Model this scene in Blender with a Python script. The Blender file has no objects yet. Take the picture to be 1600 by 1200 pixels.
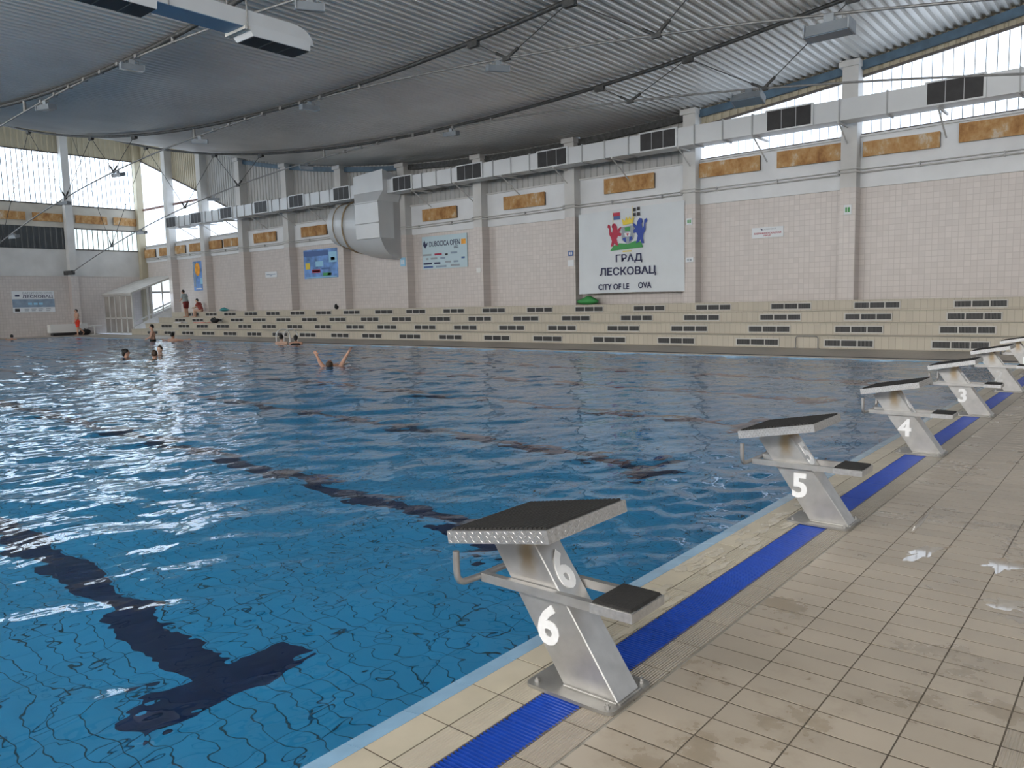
import bpy, bmesh, math, random
import numpy as np
from mathutils import Vector, Matrix
random.seed(7); RNG = np.random.RandomState(11)
PI = math.pi
scene = bpy.context.scene
COL = scene.collection

# ------------------------------------------------------------------ camera
cam_d = bpy.data.cameras.new('camera'); cam = bpy.data.objects.new('camera', cam_d); COL.objects.link(cam)
yaw, pitch, roll = 2.26557, -0.1061, 0.0234
fw = Vector((math.cos(pitch)*math.cos(yaw), math.cos(pitch)*math.sin(yaw), math.sin(pitch)))
rt = fw.cross(Vector((0, 0, 1))).normalized(); dn = fw.cross(rt)
r2 = math.cos(roll)*rt + math.sin(roll)*dn; d2 = -math.sin(roll)*rt + math.cos(roll)*dn
mw = Matrix.Identity(4)
for i in range(3):
    mw[i][0] = r2[i]; mw[i][1] = -d2[i]; mw[i][2] = -fw[i]
mw[0][3], mw[1][3], mw[2][3] = 1.826, 0.0, 1.36
cam.matrix_world = mw
cam_d.sensor_width = 36; cam_d.lens = 1213/1600*36; cam_d.clip_start = .05; cam_d.clip_end = 300
scene.camera = cam
# ------------------------------------------------------------------ world, exposure, window and added fill pane brightness
world = bpy.data.worlds.new('world'); scene.world = world; world.use_nodes = True
world.node_tree.nodes['Background'].inputs[0].default_value = (.62, .75, .95, 1)
world.node_tree.nodes['Background'].inputs[1].default_value = 1.0
vs = scene.view_settings
vs.view_transform = 'Standard'; vs.look = 'None'; vs.exposure = 0.22; vs.gamma = 1.0; vs.use_curve_mapping = False
WIN_LEFT, WIN_SIDE, FILL_BACK, FILL_OPP = 2.7, 1.45, .55, 9.5
scene.cycles.max_bounces = 10; scene.cycles.diffuse_bounces = 5
scene.cycles.glossy_bounces = 5; scene.cycles.transmission_bounces = 8
scene.cycles.sample_clamp_indirect = 6.0
scene.cycles.blur_glossy = 0.3

# ------------------------------------------------------------------ materials
def new_mat(name):
    m = bpy.data.materials.new(name); m.use_nodes = True
    nt = m.node_tree; return m, nt, nt.nodes['Principled BSDF']
def N(nt, t, **kw):
    n = nt.nodes.new(t)
    for k, v in kw.items(): setattr(n, k, v)
    return n
def pos_node(nt): return N(nt, 'ShaderNodeNewGeometry').outputs['Position']
def mat(name, col, rough=.5, metal=0., var=0., vscale=3., bump=0., bscale=40., spec=.5, rnd=0., alpha=None):
    m, nt, b = new_mat(name)
    b.inputs['Base Color'].default_value = (*col, 1)
    b.inputs['Roughness'].default_value = rough; b.inputs['Metallic'].default_value = metal
    b.inputs['Specular IOR Level'].default_value = spec
    last = None
    if var > 0 or bump > 0:
        p = pos_node(nt)
    if var > 0:
        nz = N(nt, 'ShaderNodeTexNoise'); nz.inputs['Scale'].default_value = vscale; nz.inputs['Detail'].default_value = 6
        nt.links.new(p, nz.inputs['Vector'])
        mx = N(nt, 'ShaderNodeMix', data_type='RGBA')
        mx.inputs['A'].default_value = (*[c*(1-var) for c in col], 1); mx.inputs['B'].default_value = (*[min(1, c*(1+var)) for c in col], 1)
        mr = N(nt, 'ShaderNodeMapRange'); mr.inputs['From Min'].default_value = .3; mr.inputs['From Max'].default_value = .7
        nt.links.new(nz.outputs['Fac'], mr.inputs['Value']); nt.links.new(mr.outputs['Result'], mx.inputs['Factor'])
        last = mx.outputs['Result']
        nt.links.new(last, b.inputs['Base Color'])
    if rnd > 0:
        oi = N(nt, 'ShaderNodeObjectInfo'); ge = N(nt, 'ShaderNodeNewGeometry')
        ad = N(nt, 'ShaderNodeMath', operation='ADD'); nt.links.new(oi.outputs['Random'], ad.inputs[0]); nt.links.new(ge.outputs['Random Per Island'], ad.inputs[1])
        fr = N(nt, 'ShaderNodeMath', operation='FRACT'); nt.links.new(ad.outputs[0], fr.inputs[0])
        mr2 = N(nt, 'ShaderNodeMapRange'); mr2.inputs['To Min'].default_value = 1-rnd; mr2.inputs['To Max'].default_value = 1+rnd
        nt.links.new(fr.outputs[0], mr2.inputs['Value'])
        hs = N(nt, 'ShaderNodeHueSaturation'); hs.inputs['Color'].default_value = (*col, 1)
        if last is not None: nt.links.new(last, hs.inputs['Color'])
        nt.links.new(mr2.outputs['Result'], hs.inputs['Value']); nt.links.new(hs.outputs['Color'], b.inputs['Base Color'])
    if bump > 0:
        nb = N(nt, 'ShaderNodeTexNoise'); nb.inputs['Scale'].default_value = bscale; nb.inputs['Detail'].default_value = 4
        nt.links.new(p, nb.inputs['Vector'])
        bp = N(nt, 'ShaderNodeBump'); bp.inputs['Strength'].default_value = bump; bp.inputs['Distance'].default_value = .01
        nt.links.new(nb.outputs['Fac'], bp.inputs['Height']); nt.links.new(bp.outputs['Normal'], b.inputs['Normal'])
    return m
def emis(name, col, s):
    m, nt, b = new_mat(name)
    b.inputs['Base Color'].default_value = (.6, .65, .7, 1); b.inputs['Roughness'].default_value = .3
    b.inputs['Emission Color'].default_value = (*col, 1); b.inputs['Emission Strength'].default_value = s
    return m
def grid_mat(name, col, grout, axes, size, gw=.012, rough=.35, var=.06, bump=.25, rnd=.05):
    """tiled surface seen from too far to model: axes are the two world axes, size the tile pitch"""
    m, nt, b = new_mat(name)
    sp = N(nt, 'ShaderNodeSeparateXYZ'); nt.links.new(pos_node(nt), sp.inputs[0])
    masks, ids = [], []
    for ax, s in zip(axes, size):
        dv = N(nt, 'ShaderNodeMath', operation='DIVIDE'); dv.inputs[1].default_value = s; nt.links.new(sp.outputs[ax], dv.inputs[0])
        fr = N(nt, 'ShaderNodeMath', operation='FRACT'); nt.links.new(dv.outputs[0], fr.inputs[0])
        fl = N(nt, 'ShaderNodeMath', operation='FLOOR'); nt.links.new(dv.outputs[0], fl.inputs[0]); ids.append(fl.outputs[0])
        lt = N(nt, 'ShaderNodeMath', operation='LESS_THAN'); lt.inputs[1].default_value = gw/s; nt.links.new(fr.outputs[0], lt.inputs[0]); masks.append(lt.outputs[0])
    mk = N(nt, 'ShaderNodeMath', operation='MAXIMUM'); nt.links.new(masks[0], mk.inputs[0]); nt.links.new(masks[1], mk.inputs[1])
    cb = N(nt, 'ShaderNodeCombineXYZ'); nt.links.new(ids[0], cb.inputs[0]); nt.links.new(ids[1], cb.inputs[1])
    wn = N(nt, 'ShaderNodeTexWhiteNoise'); nt.links.new(cb.outputs[0], wn.inputs['Vector'])
    nz = N(nt, 'ShaderNodeTexNoise'); nz.inputs['Scale'].default_value = .6; nz.inputs['Detail'].default_value = 5; nt.links.new(pos_node(nt), nz.inputs['Vector'])
    a1 = N(nt, 'ShaderNodeMath', operation='MULTIPLY_ADD'); a1.inputs[1].default_value = rnd*2; a1.inputs[2].default_value = 1-rnd-var; nt.links.new(wn.outputs['Value'], a1.inputs[0])
    a2 = N(nt, 'ShaderNodeMath', operation='MULTIPLY_ADD'); a2.inputs[1].default_value = var*2; nt.links.new(nz.outputs['Fac'], a2.inputs[0]); nt.links.new(a1.outputs[0], a2.inputs[2])
    hs = N(nt, 'ShaderNodeHueSaturation'); hs.inputs['Color'].default_value = (*col, 1); nt.links.new(a2.outputs[0], hs.inputs['Value'])
    mx = N(nt, 'ShaderNodeMix', data_type='RGBA'); nt.links.new(mk.outputs[0], mx.inputs['Factor']); nt.links.new(hs.outputs['Color'], mx.inputs['A']); mx.inputs['B'].default_value = (*grout, 1)
    nt.links.new(mx.outputs['Result'], b.inputs['Base Color']); b.inputs['Roughness'].default_value = rough
    bp = N(nt, 'ShaderNodeBump'); bp.inputs['Strength'].default_value = bump; bp.inputs['Distance'].default_value = .01; bp.invert = True
    nt.links.new(mk.outputs[0], bp.inputs['Height']); nt.links.new(bp.outputs['Normal'], b.inputs['Normal'])
    return m
def ribs_mat(name, col, axis, pitch, rough=.45, strength=.6):
    """fine moulded ribs on a tile: relief only"""
    m = mat(name, col, rough, var=.08, vscale=5, rnd=.04); nt = m.node_tree; b = nt.nodes['Principled BSDF']
    sp = N(nt, 'ShaderNodeSeparateXYZ'); nt.links.new(pos_node(nt), sp.inputs[0])
    mu = N(nt, 'ShaderNodeMath', operation='MULTIPLY'); mu.inputs[1].default_value = 2*PI/pitch; nt.links.new(sp.outputs[axis], mu.inputs[0])
    sn = N(nt, 'ShaderNodeMath', operation='SINE'); nt.links.new(mu.outputs[0], sn.inputs[0])
    bp = N(nt, 'ShaderNodeBump'); bp.inputs['Strength'].default_value = strength; bp.inputs['Distance'].default_value = .003
    nt.links.new(sn.outputs[0], bp.inputs['Height']); nt.links.new(bp.outputs['Normal'], b.inputs['Normal'])
    return m
def deck_mat():
    """glazed stoneware deck tile; wet film (darker, glossy) in irregular patches"""
    m = mat('deck_tile', (.35, .302, .242), .42, var=.08, vscale=2.2, rnd=.06); nt = m.node_tree; b = nt.nodes['Principled BSDF']
    src = b.inputs['Base Color'].links[0].from_socket
    p = pos_node(nt)
    n1 = N(nt, 'ShaderNodeTexNoise'); n1.inputs['Scale'].default_value = 1.7; n1.inputs['Detail'].default_value = 7; n1.inputs['Roughness'].default_value = .62; nt.links.new(p, n1.inputs['Vector'])
    r1 = N(nt, 'ShaderNodeMapRange'); r1.inputs['From Min'].default_value = .53; r1.inputs['From Max'].default_value = .61; nt.links.new(n1.outputs['Fac'], r1.inputs['Value'])
    mx = N(nt, 'ShaderNodeMix', data_type='RGBA', blend_type='MULTIPLY'); nt.links.new(src, mx.inputs['A']); mx.inputs['B'].default_value = (.76, .73, .68, 1)
    nt.links.new(r1.outputs['Result'], mx.inputs['Factor']); nt.links.new(mx.outputs['Result'], b.inputs['Base Color'])
    mr = N(nt, 'ShaderNodeMapRange'); mr.inputs['To Min'].default_value = .40; mr.inputs['To Max'].default_value = .17; nt.links.new(r1.outputs['Result'], mr.inputs['Value']); nt.links.new(mr.outputs['Result'], b.inputs['Roughness'])
    return m
def rust_mat():
    m, nt, b = new_mat('rusted_steel')
    p = pos_node(nt)
    mp = N(nt, 'ShaderNodeMapping'); mp.inputs['Scale'].default_value = (1.6, 1.6, 1.1); nt.links.new(p, mp.inputs['Vector'])
    nz = N(nt, 'ShaderNodeTexNoise'); nz.inputs['Scale'].default_value = 1.9; nz.inputs['Detail'].default_value = 12; nz.inputs['Roughness'].default_value = .65; nt.links.new(mp.outputs[0], nz.inputs['Vector'])
    oi = N(nt, 'ShaderNodeObjectInfo'); ad = N(nt, 'ShaderNodeMath', operation='MULTIPLY_ADD'); ad.inputs[1].default_value = .06
    nt.links.new(oi.outputs['Random'], ad.inputs[0]); nt.links.new(nz.outputs['Fac'], ad.inputs[2])
    cr = N(nt, 'ShaderNodeValToRGB'); nt.links.new(ad.outputs[0], cr.inputs['Fac'])
    e = cr.color_ramp.elements; e[0].position = .36; e[0].color = (.58, .50, .40, 1); e[1].position = .70; e[1].color = (.25, .11, .035, 1)
    x = cr.color_ramp.elements.new(.45); x.color = (.50, .31, .14, 1); x = cr.color_ramp.elements.new(.56); x.color = (.42, .22, .075, 1)
    nt.links.new(cr.outputs['Color'], b.inputs['Base Color']); b.inputs['Roughness'].default_value = .75
    return m
def post_mat():
    m = mat('post_steel', (.49, .48, .465), .44, .85, var=.10, vscale=14, bump=.06, bscale=90); nt = m.node_tree; b = nt.nodes['Principled BSDF']
    src = b.inputs['Base Color'].links[0].from_socket
    tc = N(nt, 'ShaderNodeTexCoord'); sp = N(nt, 'ShaderNodeSeparateXYZ'); nt.links.new(tc.outputs['Object'], sp.inputs[0])
    def rng(sock, a, c):
        r = N(nt, 'ShaderNodeMapRange', interpolation_type='SMOOTHSTEP'); r.inputs['From Min'].default_value = a; r.inputs['From Max'].default_value = c; nt.links.new(sock, r.inputs['Value']); return r.outputs['Result']
    sub = N(nt, 'ShaderNodeMath', operation='SUBTRACT'); nt.links.new(sp.outputs[0], sub.inputs[0]); sub.inputs[1].default_value = .125
    ab = N(nt, 'ShaderNodeMath', operation='ABSOLUTE'); nt.links.new(sub.outputs[0], ab.inputs[0])
    nz = N(nt, 'ShaderNodeTexNoise'); nz.inputs['Scale'].default_value = 14; nt.links.new(tc.outputs['Object'], nz.inputs['Vector'])
    wob = N(nt, 'ShaderNodeMath', operation='MULTIPLY_ADD'); wob.inputs[1].default_value = .06; nt.links.new(nz.outputs['Fac'], wob.inputs[0]); nt.links.new(ab.outputs[0], wob.inputs[2])
    m1 = N(nt, 'ShaderNodeMath', operation='MULTIPLY'); nt.links.new(rng(sp.outputs[2], .34, .46), m1.inputs[0]); nt.links.new(rng(wob.outputs[0], .085, .04), m1.inputs[1])
    m2 = N(nt, 'ShaderNodeMath', operation='MULTIPLY'); m2.inputs[1].default_value = .8; nt.links.new(m1.outputs[0], m2.inputs[0])
    mx = N(nt, 'ShaderNodeMix', data_type='RGBA'); nt.links.new(m2.outputs[0], mx.inputs['Factor']); nt.links.new(src, mx.inputs['A']); mx.inputs['B'].default_value = (.36, .25, .12, 1); nt.links.new(mx.outputs['Result'], b.inputs['Base Color'])
    return m
def water_mat():
    m, nt, b = new_mat('pool_water')
    b.inputs['Base Color'].default_value = (.86, .97, 1, 1); b.inputs['Roughness'].default_value = 0.0
    b.inputs['IOR'].default_value = 1.333; b.inputs['Transmission Weight'].default_value = 1.0
    p = pos_node(nt)
    mp = N(nt, 'ShaderNodeMapping'); mp.inputs['Scale'].default_value = (1, .75, 1); nt.links.new(p, mp.inputs['Vector'])
    nz = N(nt, 'ShaderNodeTexNoise'); nz.inputs['Scale'].default_value = 4.2; nz.inputs['Detail'].default_value = 2.0; nt.links.new(mp.outputs[0], nz.inputs['Vector'])
    bp = N(nt, 'ShaderNodeBump'); bp.inputs['Strength'].default_value = .55; bp.inputs['Distance'].default_value = .03
    nt.links.new(nz.outputs['Fac'], bp.inputs['Height']); nt.links.new(bp.outputs['Normal'], b.inputs['Normal'])
    return m

M = dict(
    deck=deck_mat(),
    deck_far=grid_mat('deck_far', (.33, .29, .24), (.19, .16, .12), (0, 1), (.25, .125), .006, .4, .08, .2),
    grout=mat('grout', (.085, .07, .052), .8, var=.25, vscale=9),
    dirt=mat('grey_sealant', (.24, .225, .195), .8, var=.35, vscale=14),
    coping=mat('coping_tile', (.44, .395, .305), .35, var=.08, vscale=6, rnd=.05),
    coping_rib=ribs_mat('coping_ribbed', (.43, .385, .30), 0, .011, .42, .5),
    ribbed=ribs_mat('ribbed_tile', (.40, .35, .28), 0, .0105, .45, .9),
    lip=mat('lip_tile', (.21, .36, .51), .18, var=.10, vscale=7, rnd=.05),
    pool_tile=mat('pool_tile', (.030, .285, .545), .3, var=.05, vscale=2, rnd=.05),
    pool_grout=mat('pool_grout', (.008, .045, .075), .8),
    pool_wall=grid_mat('pool_wall', (.030, .285, .545), (.015, .07, .12), (1, 2), (.25, .125), .008, .3, .05, .2),
    pool_wall_s=grid_mat('pool_wall_s', (.030, .285, .545), (.015, .07, .12), (0, 2), (.25, .125), .008, .3, .05, .2),
    lane=mat('lane_tile', (.010, .022, .075), .3, var=.2, vscale=8),
    grate=mat('blue_plastic', (.010, .055, .36), .38, var=.12, vscale=20),
    grate_dark=mat('gutter_dark', (.01, .015, .03), .7),
    steel=mat('brushed_steel', (.48, .47, .455), .44, .85, var=.10, vscale=14, bump=.06, bscale=90),
    post=post_mat(),
    steel_d=mat('dull_steel', (.36, .35, .33), .45, .75, var=.18, vscale=9),
    steel_r=mat('stained_steel', (.50, .45, .38), .45, .75, var=.22, vscale=7),
    plate=mat('checker_plate', (.62, .62, .62), .36, .9, var=.12, vscale=60, bump=.2, bscale=120),
    mat=mat('black_mat', (.016, .015, .014), .85, var=.3, vscale=60, bump=.5, bscale=160),
    number=mat('white_numeral', (.80, .80, .80), .5, var=.05, vscale=30),
    number_old=mat('worn_numeral', (.50, .50, .49), .5, var=.2, vscale=40),
    wall_tile=grid_mat('wall_tile', (.60, .55, .52), (.50, .45, .425), (0, 2), (.152, .152), .014, .35, .05, .25, .045),
    wall_tile_y=grid_mat('wall_tile_y', (.60, .55, .52), (.50, .45, .425), (1, 2), (.152, .152), .014, .35, .05, .25, .045),
    riser=grid_mat('riser_tile', (.50, .455, .37), (.38, .34, .27), (0, 2), (.155, .31), .012, .4, .07, .25, .05),
    tread=grid_mat('tread_tile', (.50, .455, .37), (.38, .34, .27), (0, 1), (.155, .2), .012, .4, .07, .25, .05),
    white=mat('white_paint', (.72, .735, .75), .6, var=.07, vscale=1.2),
    white_y=mat('aged_white', (.58, .575, .56), .6, var=.1, vscale=1.0),
    beige_wall=mat('beige_wall', (.52, .49, .43), .6, var=.14, vscale=1.2),
    cream=mat('cream_sheet', (.46, .41, .30), .5, var=.08, vscale=1.5),
    grey_sheet=mat('grey_sheet', (.42, .42, .41), .5, .0, var=.08, vscale=1.5),
    dark_sheet=mat('dark_sheet', (.055, .062, .068), .4, var=.2, vscale=2),
    roof=mat('roof_sheet', (.68, .675, .655), .36, .35, var=.10, vscale=.5),
    roof_edge=mat('roof_edge', (.60, .60, .58), .5),
    blue_beam=mat('blue_beam', (.06, .115, .17), .5, var=.25, vscale=3),
    dark_frame=mat('dark_frame', (.10, .085, .075), .6, var=.2, vscale=6),
    red_frame=mat('red_frame', (.22, .12, .10), .6, var=.2, vscale=6),
    duct=mat('duct_sheet', (.62, .64, .655), .38, .15, var=.04, vscale=1.2),
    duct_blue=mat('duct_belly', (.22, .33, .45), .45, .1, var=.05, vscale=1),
    duct_seam=mat('duct_seam', (.40, .41, .42), .5, .3),
    duct_grey=mat('duct_grey', (.45, .45, .455), .45, .2, var=.05, vscale=1.5),
    seam_brown=mat('seam_brown', (.33, .25, .15), .7, var=.3, vscale=5),
    vent=mat('vent_dark', (.018, .018, .02), .5, var=.3, vscale=5),
    vent_bar=mat('vent_bar', (.10, .10, .10), .5),
    rust=rust_mat(),
    cable=mat('cable_dark', (.07, .072, .072), .6, .4, var=.4, vscale=9),
    cable_l=mat('cable_light', (.27, .27, .265), .5, .5, var=.2, vscale=9),
    lamp=mat('lamp_housing', (.26, .29, .32), .45, .3, var=.08, vscale=5),
    lamp_glass=mat('lamp_glass', (.16, .22, .28), .12, .0),
    water=water_mat(),
    puddle=mat('puddle_water', (.34, .30, .25), .03, spec=.7),
    splash=mat('splash_film', (.46, .415, .33), .05, bump=.35, bscale=45, spec=.6),
    glass=mat('door_glass', (.34, .31, .28), .15, var=.2, vscale=1.2),
    frame_w=mat('light_frame', (.56, .55, .52), .5),
    concrete=mat('pale_concrete', (.55, .53, .50), .7, var=.1, vscale=2),
    banner=mat('banner_cloth', (.66, .70, .73), .6, var=.04, vscale=1.2),
    ink=mat('banner_ink', (.035, .04, .10), .7),
    sign_w=mat('sign_white', (.74, .77, .80), .5),
    red=mat('red_print', (.45, .03, .07), .6), blue=mat('blue_print', (.03, .07, .36), .6), green=mat('green_print', (.06, .32, .09), .6),
    yellow=mat('yellow_print', (.78, .60, .07), .6), black=mat('black_print', (.03, .03, .035), .6), grey=mat('grey_print', (.32, .36, .40), .6),
    cyan=mat('cyan_print', (.30, .58, .78), .5), sky=mat('sky_print', (.50, .64, .70), .5), navy=mat('navy_print', (.06, .13, .34), .5), mid_blue=mat('mid_blue_print', (.13, .27, .58), .5, var=.5, vscale=2.5),
    orange=mat('orange_print', (.80, .34, .03), .5, var=.3, vscale=5), slate=mat('slate_print', (.24, .32, .42), .5, var=.2, vscale=3),
    skin=mat('skin', (.50, .29, .20), .55), skin_pale=mat('skin_pale', (.60, .40, .30), .55), hair=mat('dark_hair', (.012, .010, .009), .6), hair_b=mat('brown_hair', (.06, .035, .02), .6),
    short_red=mat('red_shorts', (.80, .05, .02), .7), short_dark=mat('dark_red_shorts', (.16, .012, .012), .7), shirt=mat('grey_shirt', (.32, .38, .38), .8), top_red=mat('dull_red_top', (.30, .06, .05), .8), black_cloth=mat('black_cloth', (.02, .02, .022), .8),
    teal=mat('teal_cloth', (.05, .28, .30), .8), towel=mat('pink_towel', (.62, .28, .22), .9), towel_w=mat('white_towel', (.66, .66, .66), .9), plastic_w=mat('white_plastic', (.72, .72, .70), .45),
)
M['win_left'] = emis('sky_pane_end', (.74, .87, 1.0), WIN_LEFT)
M['win_side'] = emis('sky_pane_side', (.76, .86, 1.0), WIN_SIDE)
M['fill_back'] = emis('fill_glow_back', (.90, .95, 1.0), FILL_BACK)  # unseen fill pane, added for light
M['fill_opp'] = emis('fill_glow_opp', (1.0, .985, .96), FILL_OPP)  # unseen fill strips, added and stretched to soften the block shadows
M['win_low'] = emis('sky_pane_low', (.80, .92, .92), .9)

# ------------------------------------------------------------------ mesh helpers
class MB:
    def __init__(s): s.v = []; s.f = []; s.sm = []
    def add(s, vs, fs, smooth=False):
        o = len(s.v); s.v += [tuple(p) for p in vs]; s.f += [tuple(i+o for i in f) for f in fs]; s.sm += [smooth]*len(fs); return s
    def hexa(s, p):     # 8 points: bottom 4 ccw, top 4 ccw
        return s.add(p, [(3, 2, 1, 0), (4, 5, 6, 7), (0, 1, 5, 4), (1, 2, 6, 5), (2, 3, 7, 6), (3, 0, 4, 7)])
    def box(s, x0, x1, y0, y1, z0, z1):
        return s.hexa([(x0, y0, z0), (x1, y0, z0), (x1, y1, z0), (x0, y1, z0), (x0, y0, z1), (x1, y0, z1), (x1, y1, z1), (x0, y1, z1)])
    def tile(s, x0, x1, y0, y1, z0, z1, b=.002):
        return s.hexa([(x0, y0, z0), (x1, y0, z0), (x1, y1, z0), (x0, y1, z0), (x0+b, y0+b, z1), (x1-b, y0+b, z1), (x1-b, y1-b, z1), (x0+b, y1-b, z1)])
    def prism(s, poly, axis, a, b):
        """poly of 2D points in the two other axes (in cyclic order x,y,z without axis), extruded on axis from a to b"""
        def P(p, t):
            q = list(p); q.insert(axis, t); return tuple(q)
        n = len(poly); vs = [P(p, a) for p in poly] + [P(p, b) for p in poly]
        return s.add(vs, [tuple(range(n)), tuple(range(2*n-1, n-1, -1))] + [(i, i+n, (i+1) % n+n, (i+1) % n) for i in range(n)])
    def tube(s, pts, r, n=8, caps=True, smooth=True):
        pts = [Vector(p) for p in pts]; rs = r if isinstance(r, (list, tuple)) else [r]*len(pts)
        rings = []; up = None
        for i, p in enumerate(pts):
            t = (pts[min(i+1, len(pts)-1)] - pts[max(i-1, 0)]).normalized()
            if up is None: up = Vector((0, 0, 1)) if abs(t.z) < .9 else Vector((1, 0, 0))
            a = t.cross(up).normalized(); bb = a.cross(t).normalized(); up = bb
            rings.append([p + rs[i]*(math.cos(2*PI*k/n)*a + math.sin(2*PI*k/n)*bb) for k in range(n)])
        vs = [q for g in rings for q in g]; fs = []
        for i in range(len(rings)-1):
            for k in range(n): fs.append((i*n+k, i*n+(k+1) % n, (i+1)*n+(k+1) % n, (i+1)*n+k))
        s.add(vs, fs, smooth)
        if caps: s.add(rings[0], [tuple(range(n-1, -1, -1))]); s.add(rings[-1], [tuple(range(n))])
        return s
    def ball(s, c, r, n=10, m=7, smooth=True):
        rx, ry, rz = r if isinstance(r, (list, tuple)) else (r, r, r)
        vs = [(c[0], c[1], c[2]-rz)]; 
        for j in range(1, m):
            t = -PI/2 + PI*j/m
            for k in range(n): vs.append((c[0]+rx*math.cos(t)*math.cos(2*PI*k/n), c[1]+ry*math.cos(t)*math.sin(2*PI*k/n), c[2]+rz*math.sin(t)))
        vs.append((c[0], c[1], c[2]+rz)); fs = [(0, 1+(k+1) % n, 1+k) for k in range(n)]
        for j in range(m-2):
            for k in range(n): a = 1+j*n; fs.append((a+k, a+(k+1) % n, a+n+(k+1) % n, a+n+k))
        L = len(vs)-1; a = 1+(m-2)*n
        fs += [(a+k, a+(k+1) % n, L) for k in range(n)]
        return s.add(vs, fs, smooth)
    def mesh(s, name, m=None):
        me = bpy.data.meshes.new(name); me.from_pydata(s.v, [], s.f)
        if any(s.sm): me.polygons.foreach_set('use_smooth', s.sm)
        if m is not None: me.materials.append(M[m] if isinstance(m, str) else m)
        me.update(); return me
    def build(s, name, m, parent=None): return link(name, s.mesh(name, m), parent)
def link(name, data, parent=None):
    o = bpy.data.objects.new(name, data); COL.objects.link(o)
    if parent is not None: o.parent = parent
    return o
def tag(o, label=None, cat=None, group=None, kind=None):
    if label: o['label'] = label
    if cat: o['category'] = cat
    if group: o['group'] = group
    if kind: o['kind'] = kind
    return o
def thing(name, label, cat, loc=(0, 0, 0), rz=0, group=None):
    o = link(name, None); o.empty_display_size = .1; o.location = loc; o.rotation_euler = (0, 0, rz); return tag(o, label, cat, group)
def copy_tree(o, parent=None):
    c = o.copy(); COL.objects.link(c); c.parent = parent
    for ch in list(o.children): copy_tree(ch, c)
    return c
def B(name, m, parent, *b):
    mb = MB(); mb.box(*b); return mb.build(name, m, parent)
def text_mesh(txt, h, depth=.0, bold=.0, align='CENTER'):
    cu = bpy.data.curves.new('t', 'FONT'); cu.body = txt; cu.size = 1; cu.align_x = align; cu.align_y = 'CENTER'; cu.extrude = .5; cu.offset = bold; cu.resolution_u = 3
    o = bpy.data.objects.new('t', cu); COL.objects.link(o); dg = bpy.context.evaluated_depsgraph_get()
    me = bpy.data.meshes.new_from_object(o.evaluated_get(dg)); bpy.data.objects.remove(o)
    co = np.zeros(len(me.vertices)*3); me.vertices.foreach_get('co', co); co = co.reshape(-1, 3)
    hh = co[:, 1].max()-co[:, 1].min(); s = h/hh
    co[:, 1] -= (co[:, 1].max()+co[:, 1].min())/2; co[:, :2] *= s; co[:, 2] *= depth
    me.vertices.foreach_set('co', co.ravel()); me.update(); return me
def put_text(name, txt, h, m, parent, loc, rot, width=None, depth=.004, bold=.02):
    me = text_mesh(txt, h, depth, bold); me.materials.clear(); me.materials.append(M[m])
    if width:
        w = max(v.co.x for v in me.vertices)-min(v.co.x for v in me.vertices)
        for v in me.vertices: v.co.x *= width/w
    o = link(name, me, parent); o.location = loc; o.rotation_euler = rot; return o
RX = (PI/2, 0, 0)        # text facing -y (towards the pool), reading along +x
REND = (PI/2, 0, PI/2)   # text facing +x, reading along +y

def roof_z(x): return .00562*(x+15.94)**2 + 6.955
def low_z(x): return 6.88 - .0044*(x+18.2)**2
X_END, X_BACK, Y_WALL, Y_OPP = -47.0, 15.0, 23.1, -6.0
POOL_X, POOL_Y0, POOL_Y1, WATER_Z, DEPTH = -44.5, -.3, 17.15, -.03, 1.73

# ================================================================== DECK
deck = link('pool_deck', None); deck.empty_display_size = .1; tag(deck, 'beige tiled deck running around the pool', None, None, 'structure')
mb = MB()
mb.box(.52, X_BACK, Y_OPP, 20.0, -.3, -.0014); mb.build('slab', 'grout', deck)
mb = MB(); mb.box(X_END, .0, POOL_Y1, 20.0, -.3, 0); mb.box(.0, .52, 17.3, 20.0, -.3, 0); mb.box(X_END, POOL_X, Y_OPP, POOL_Y1, -.3, 0); mb.box(POOL_X, .52, Y_OPP, POOL_Y0, -.3, 0)
mb.box(4.55, X_BACK, Y_OPP, 20.0, -.1, 0); mb.box(.53, 4.55, Y_OPP, .3, -.1, 0)
mb.build('paving', 'deck_far', deck)
mb = MB(); mb.box(-.001, .24, POOL_Y0, 17.3, -.3, -.0015); mb.box(-.09, .0, POOL_Y0, 17.3, -.3, -.026); mb.box(.39, .53, POOL_Y0, 17.3, -.3, -.0015); mb.build('kerb_bed', 'grout', deck)
mb = MB(); mb.box(.23, .40, POOL_Y0, 17.3, -.3, -.11); mb.build('gutter_channel', 'grate_dark', deck)
mb = MB(); mb.box(.519, .533, POOL_Y0, 17.3, -.05, -.001); mb.build('sealant_joint', 'dirt', deck)
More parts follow.
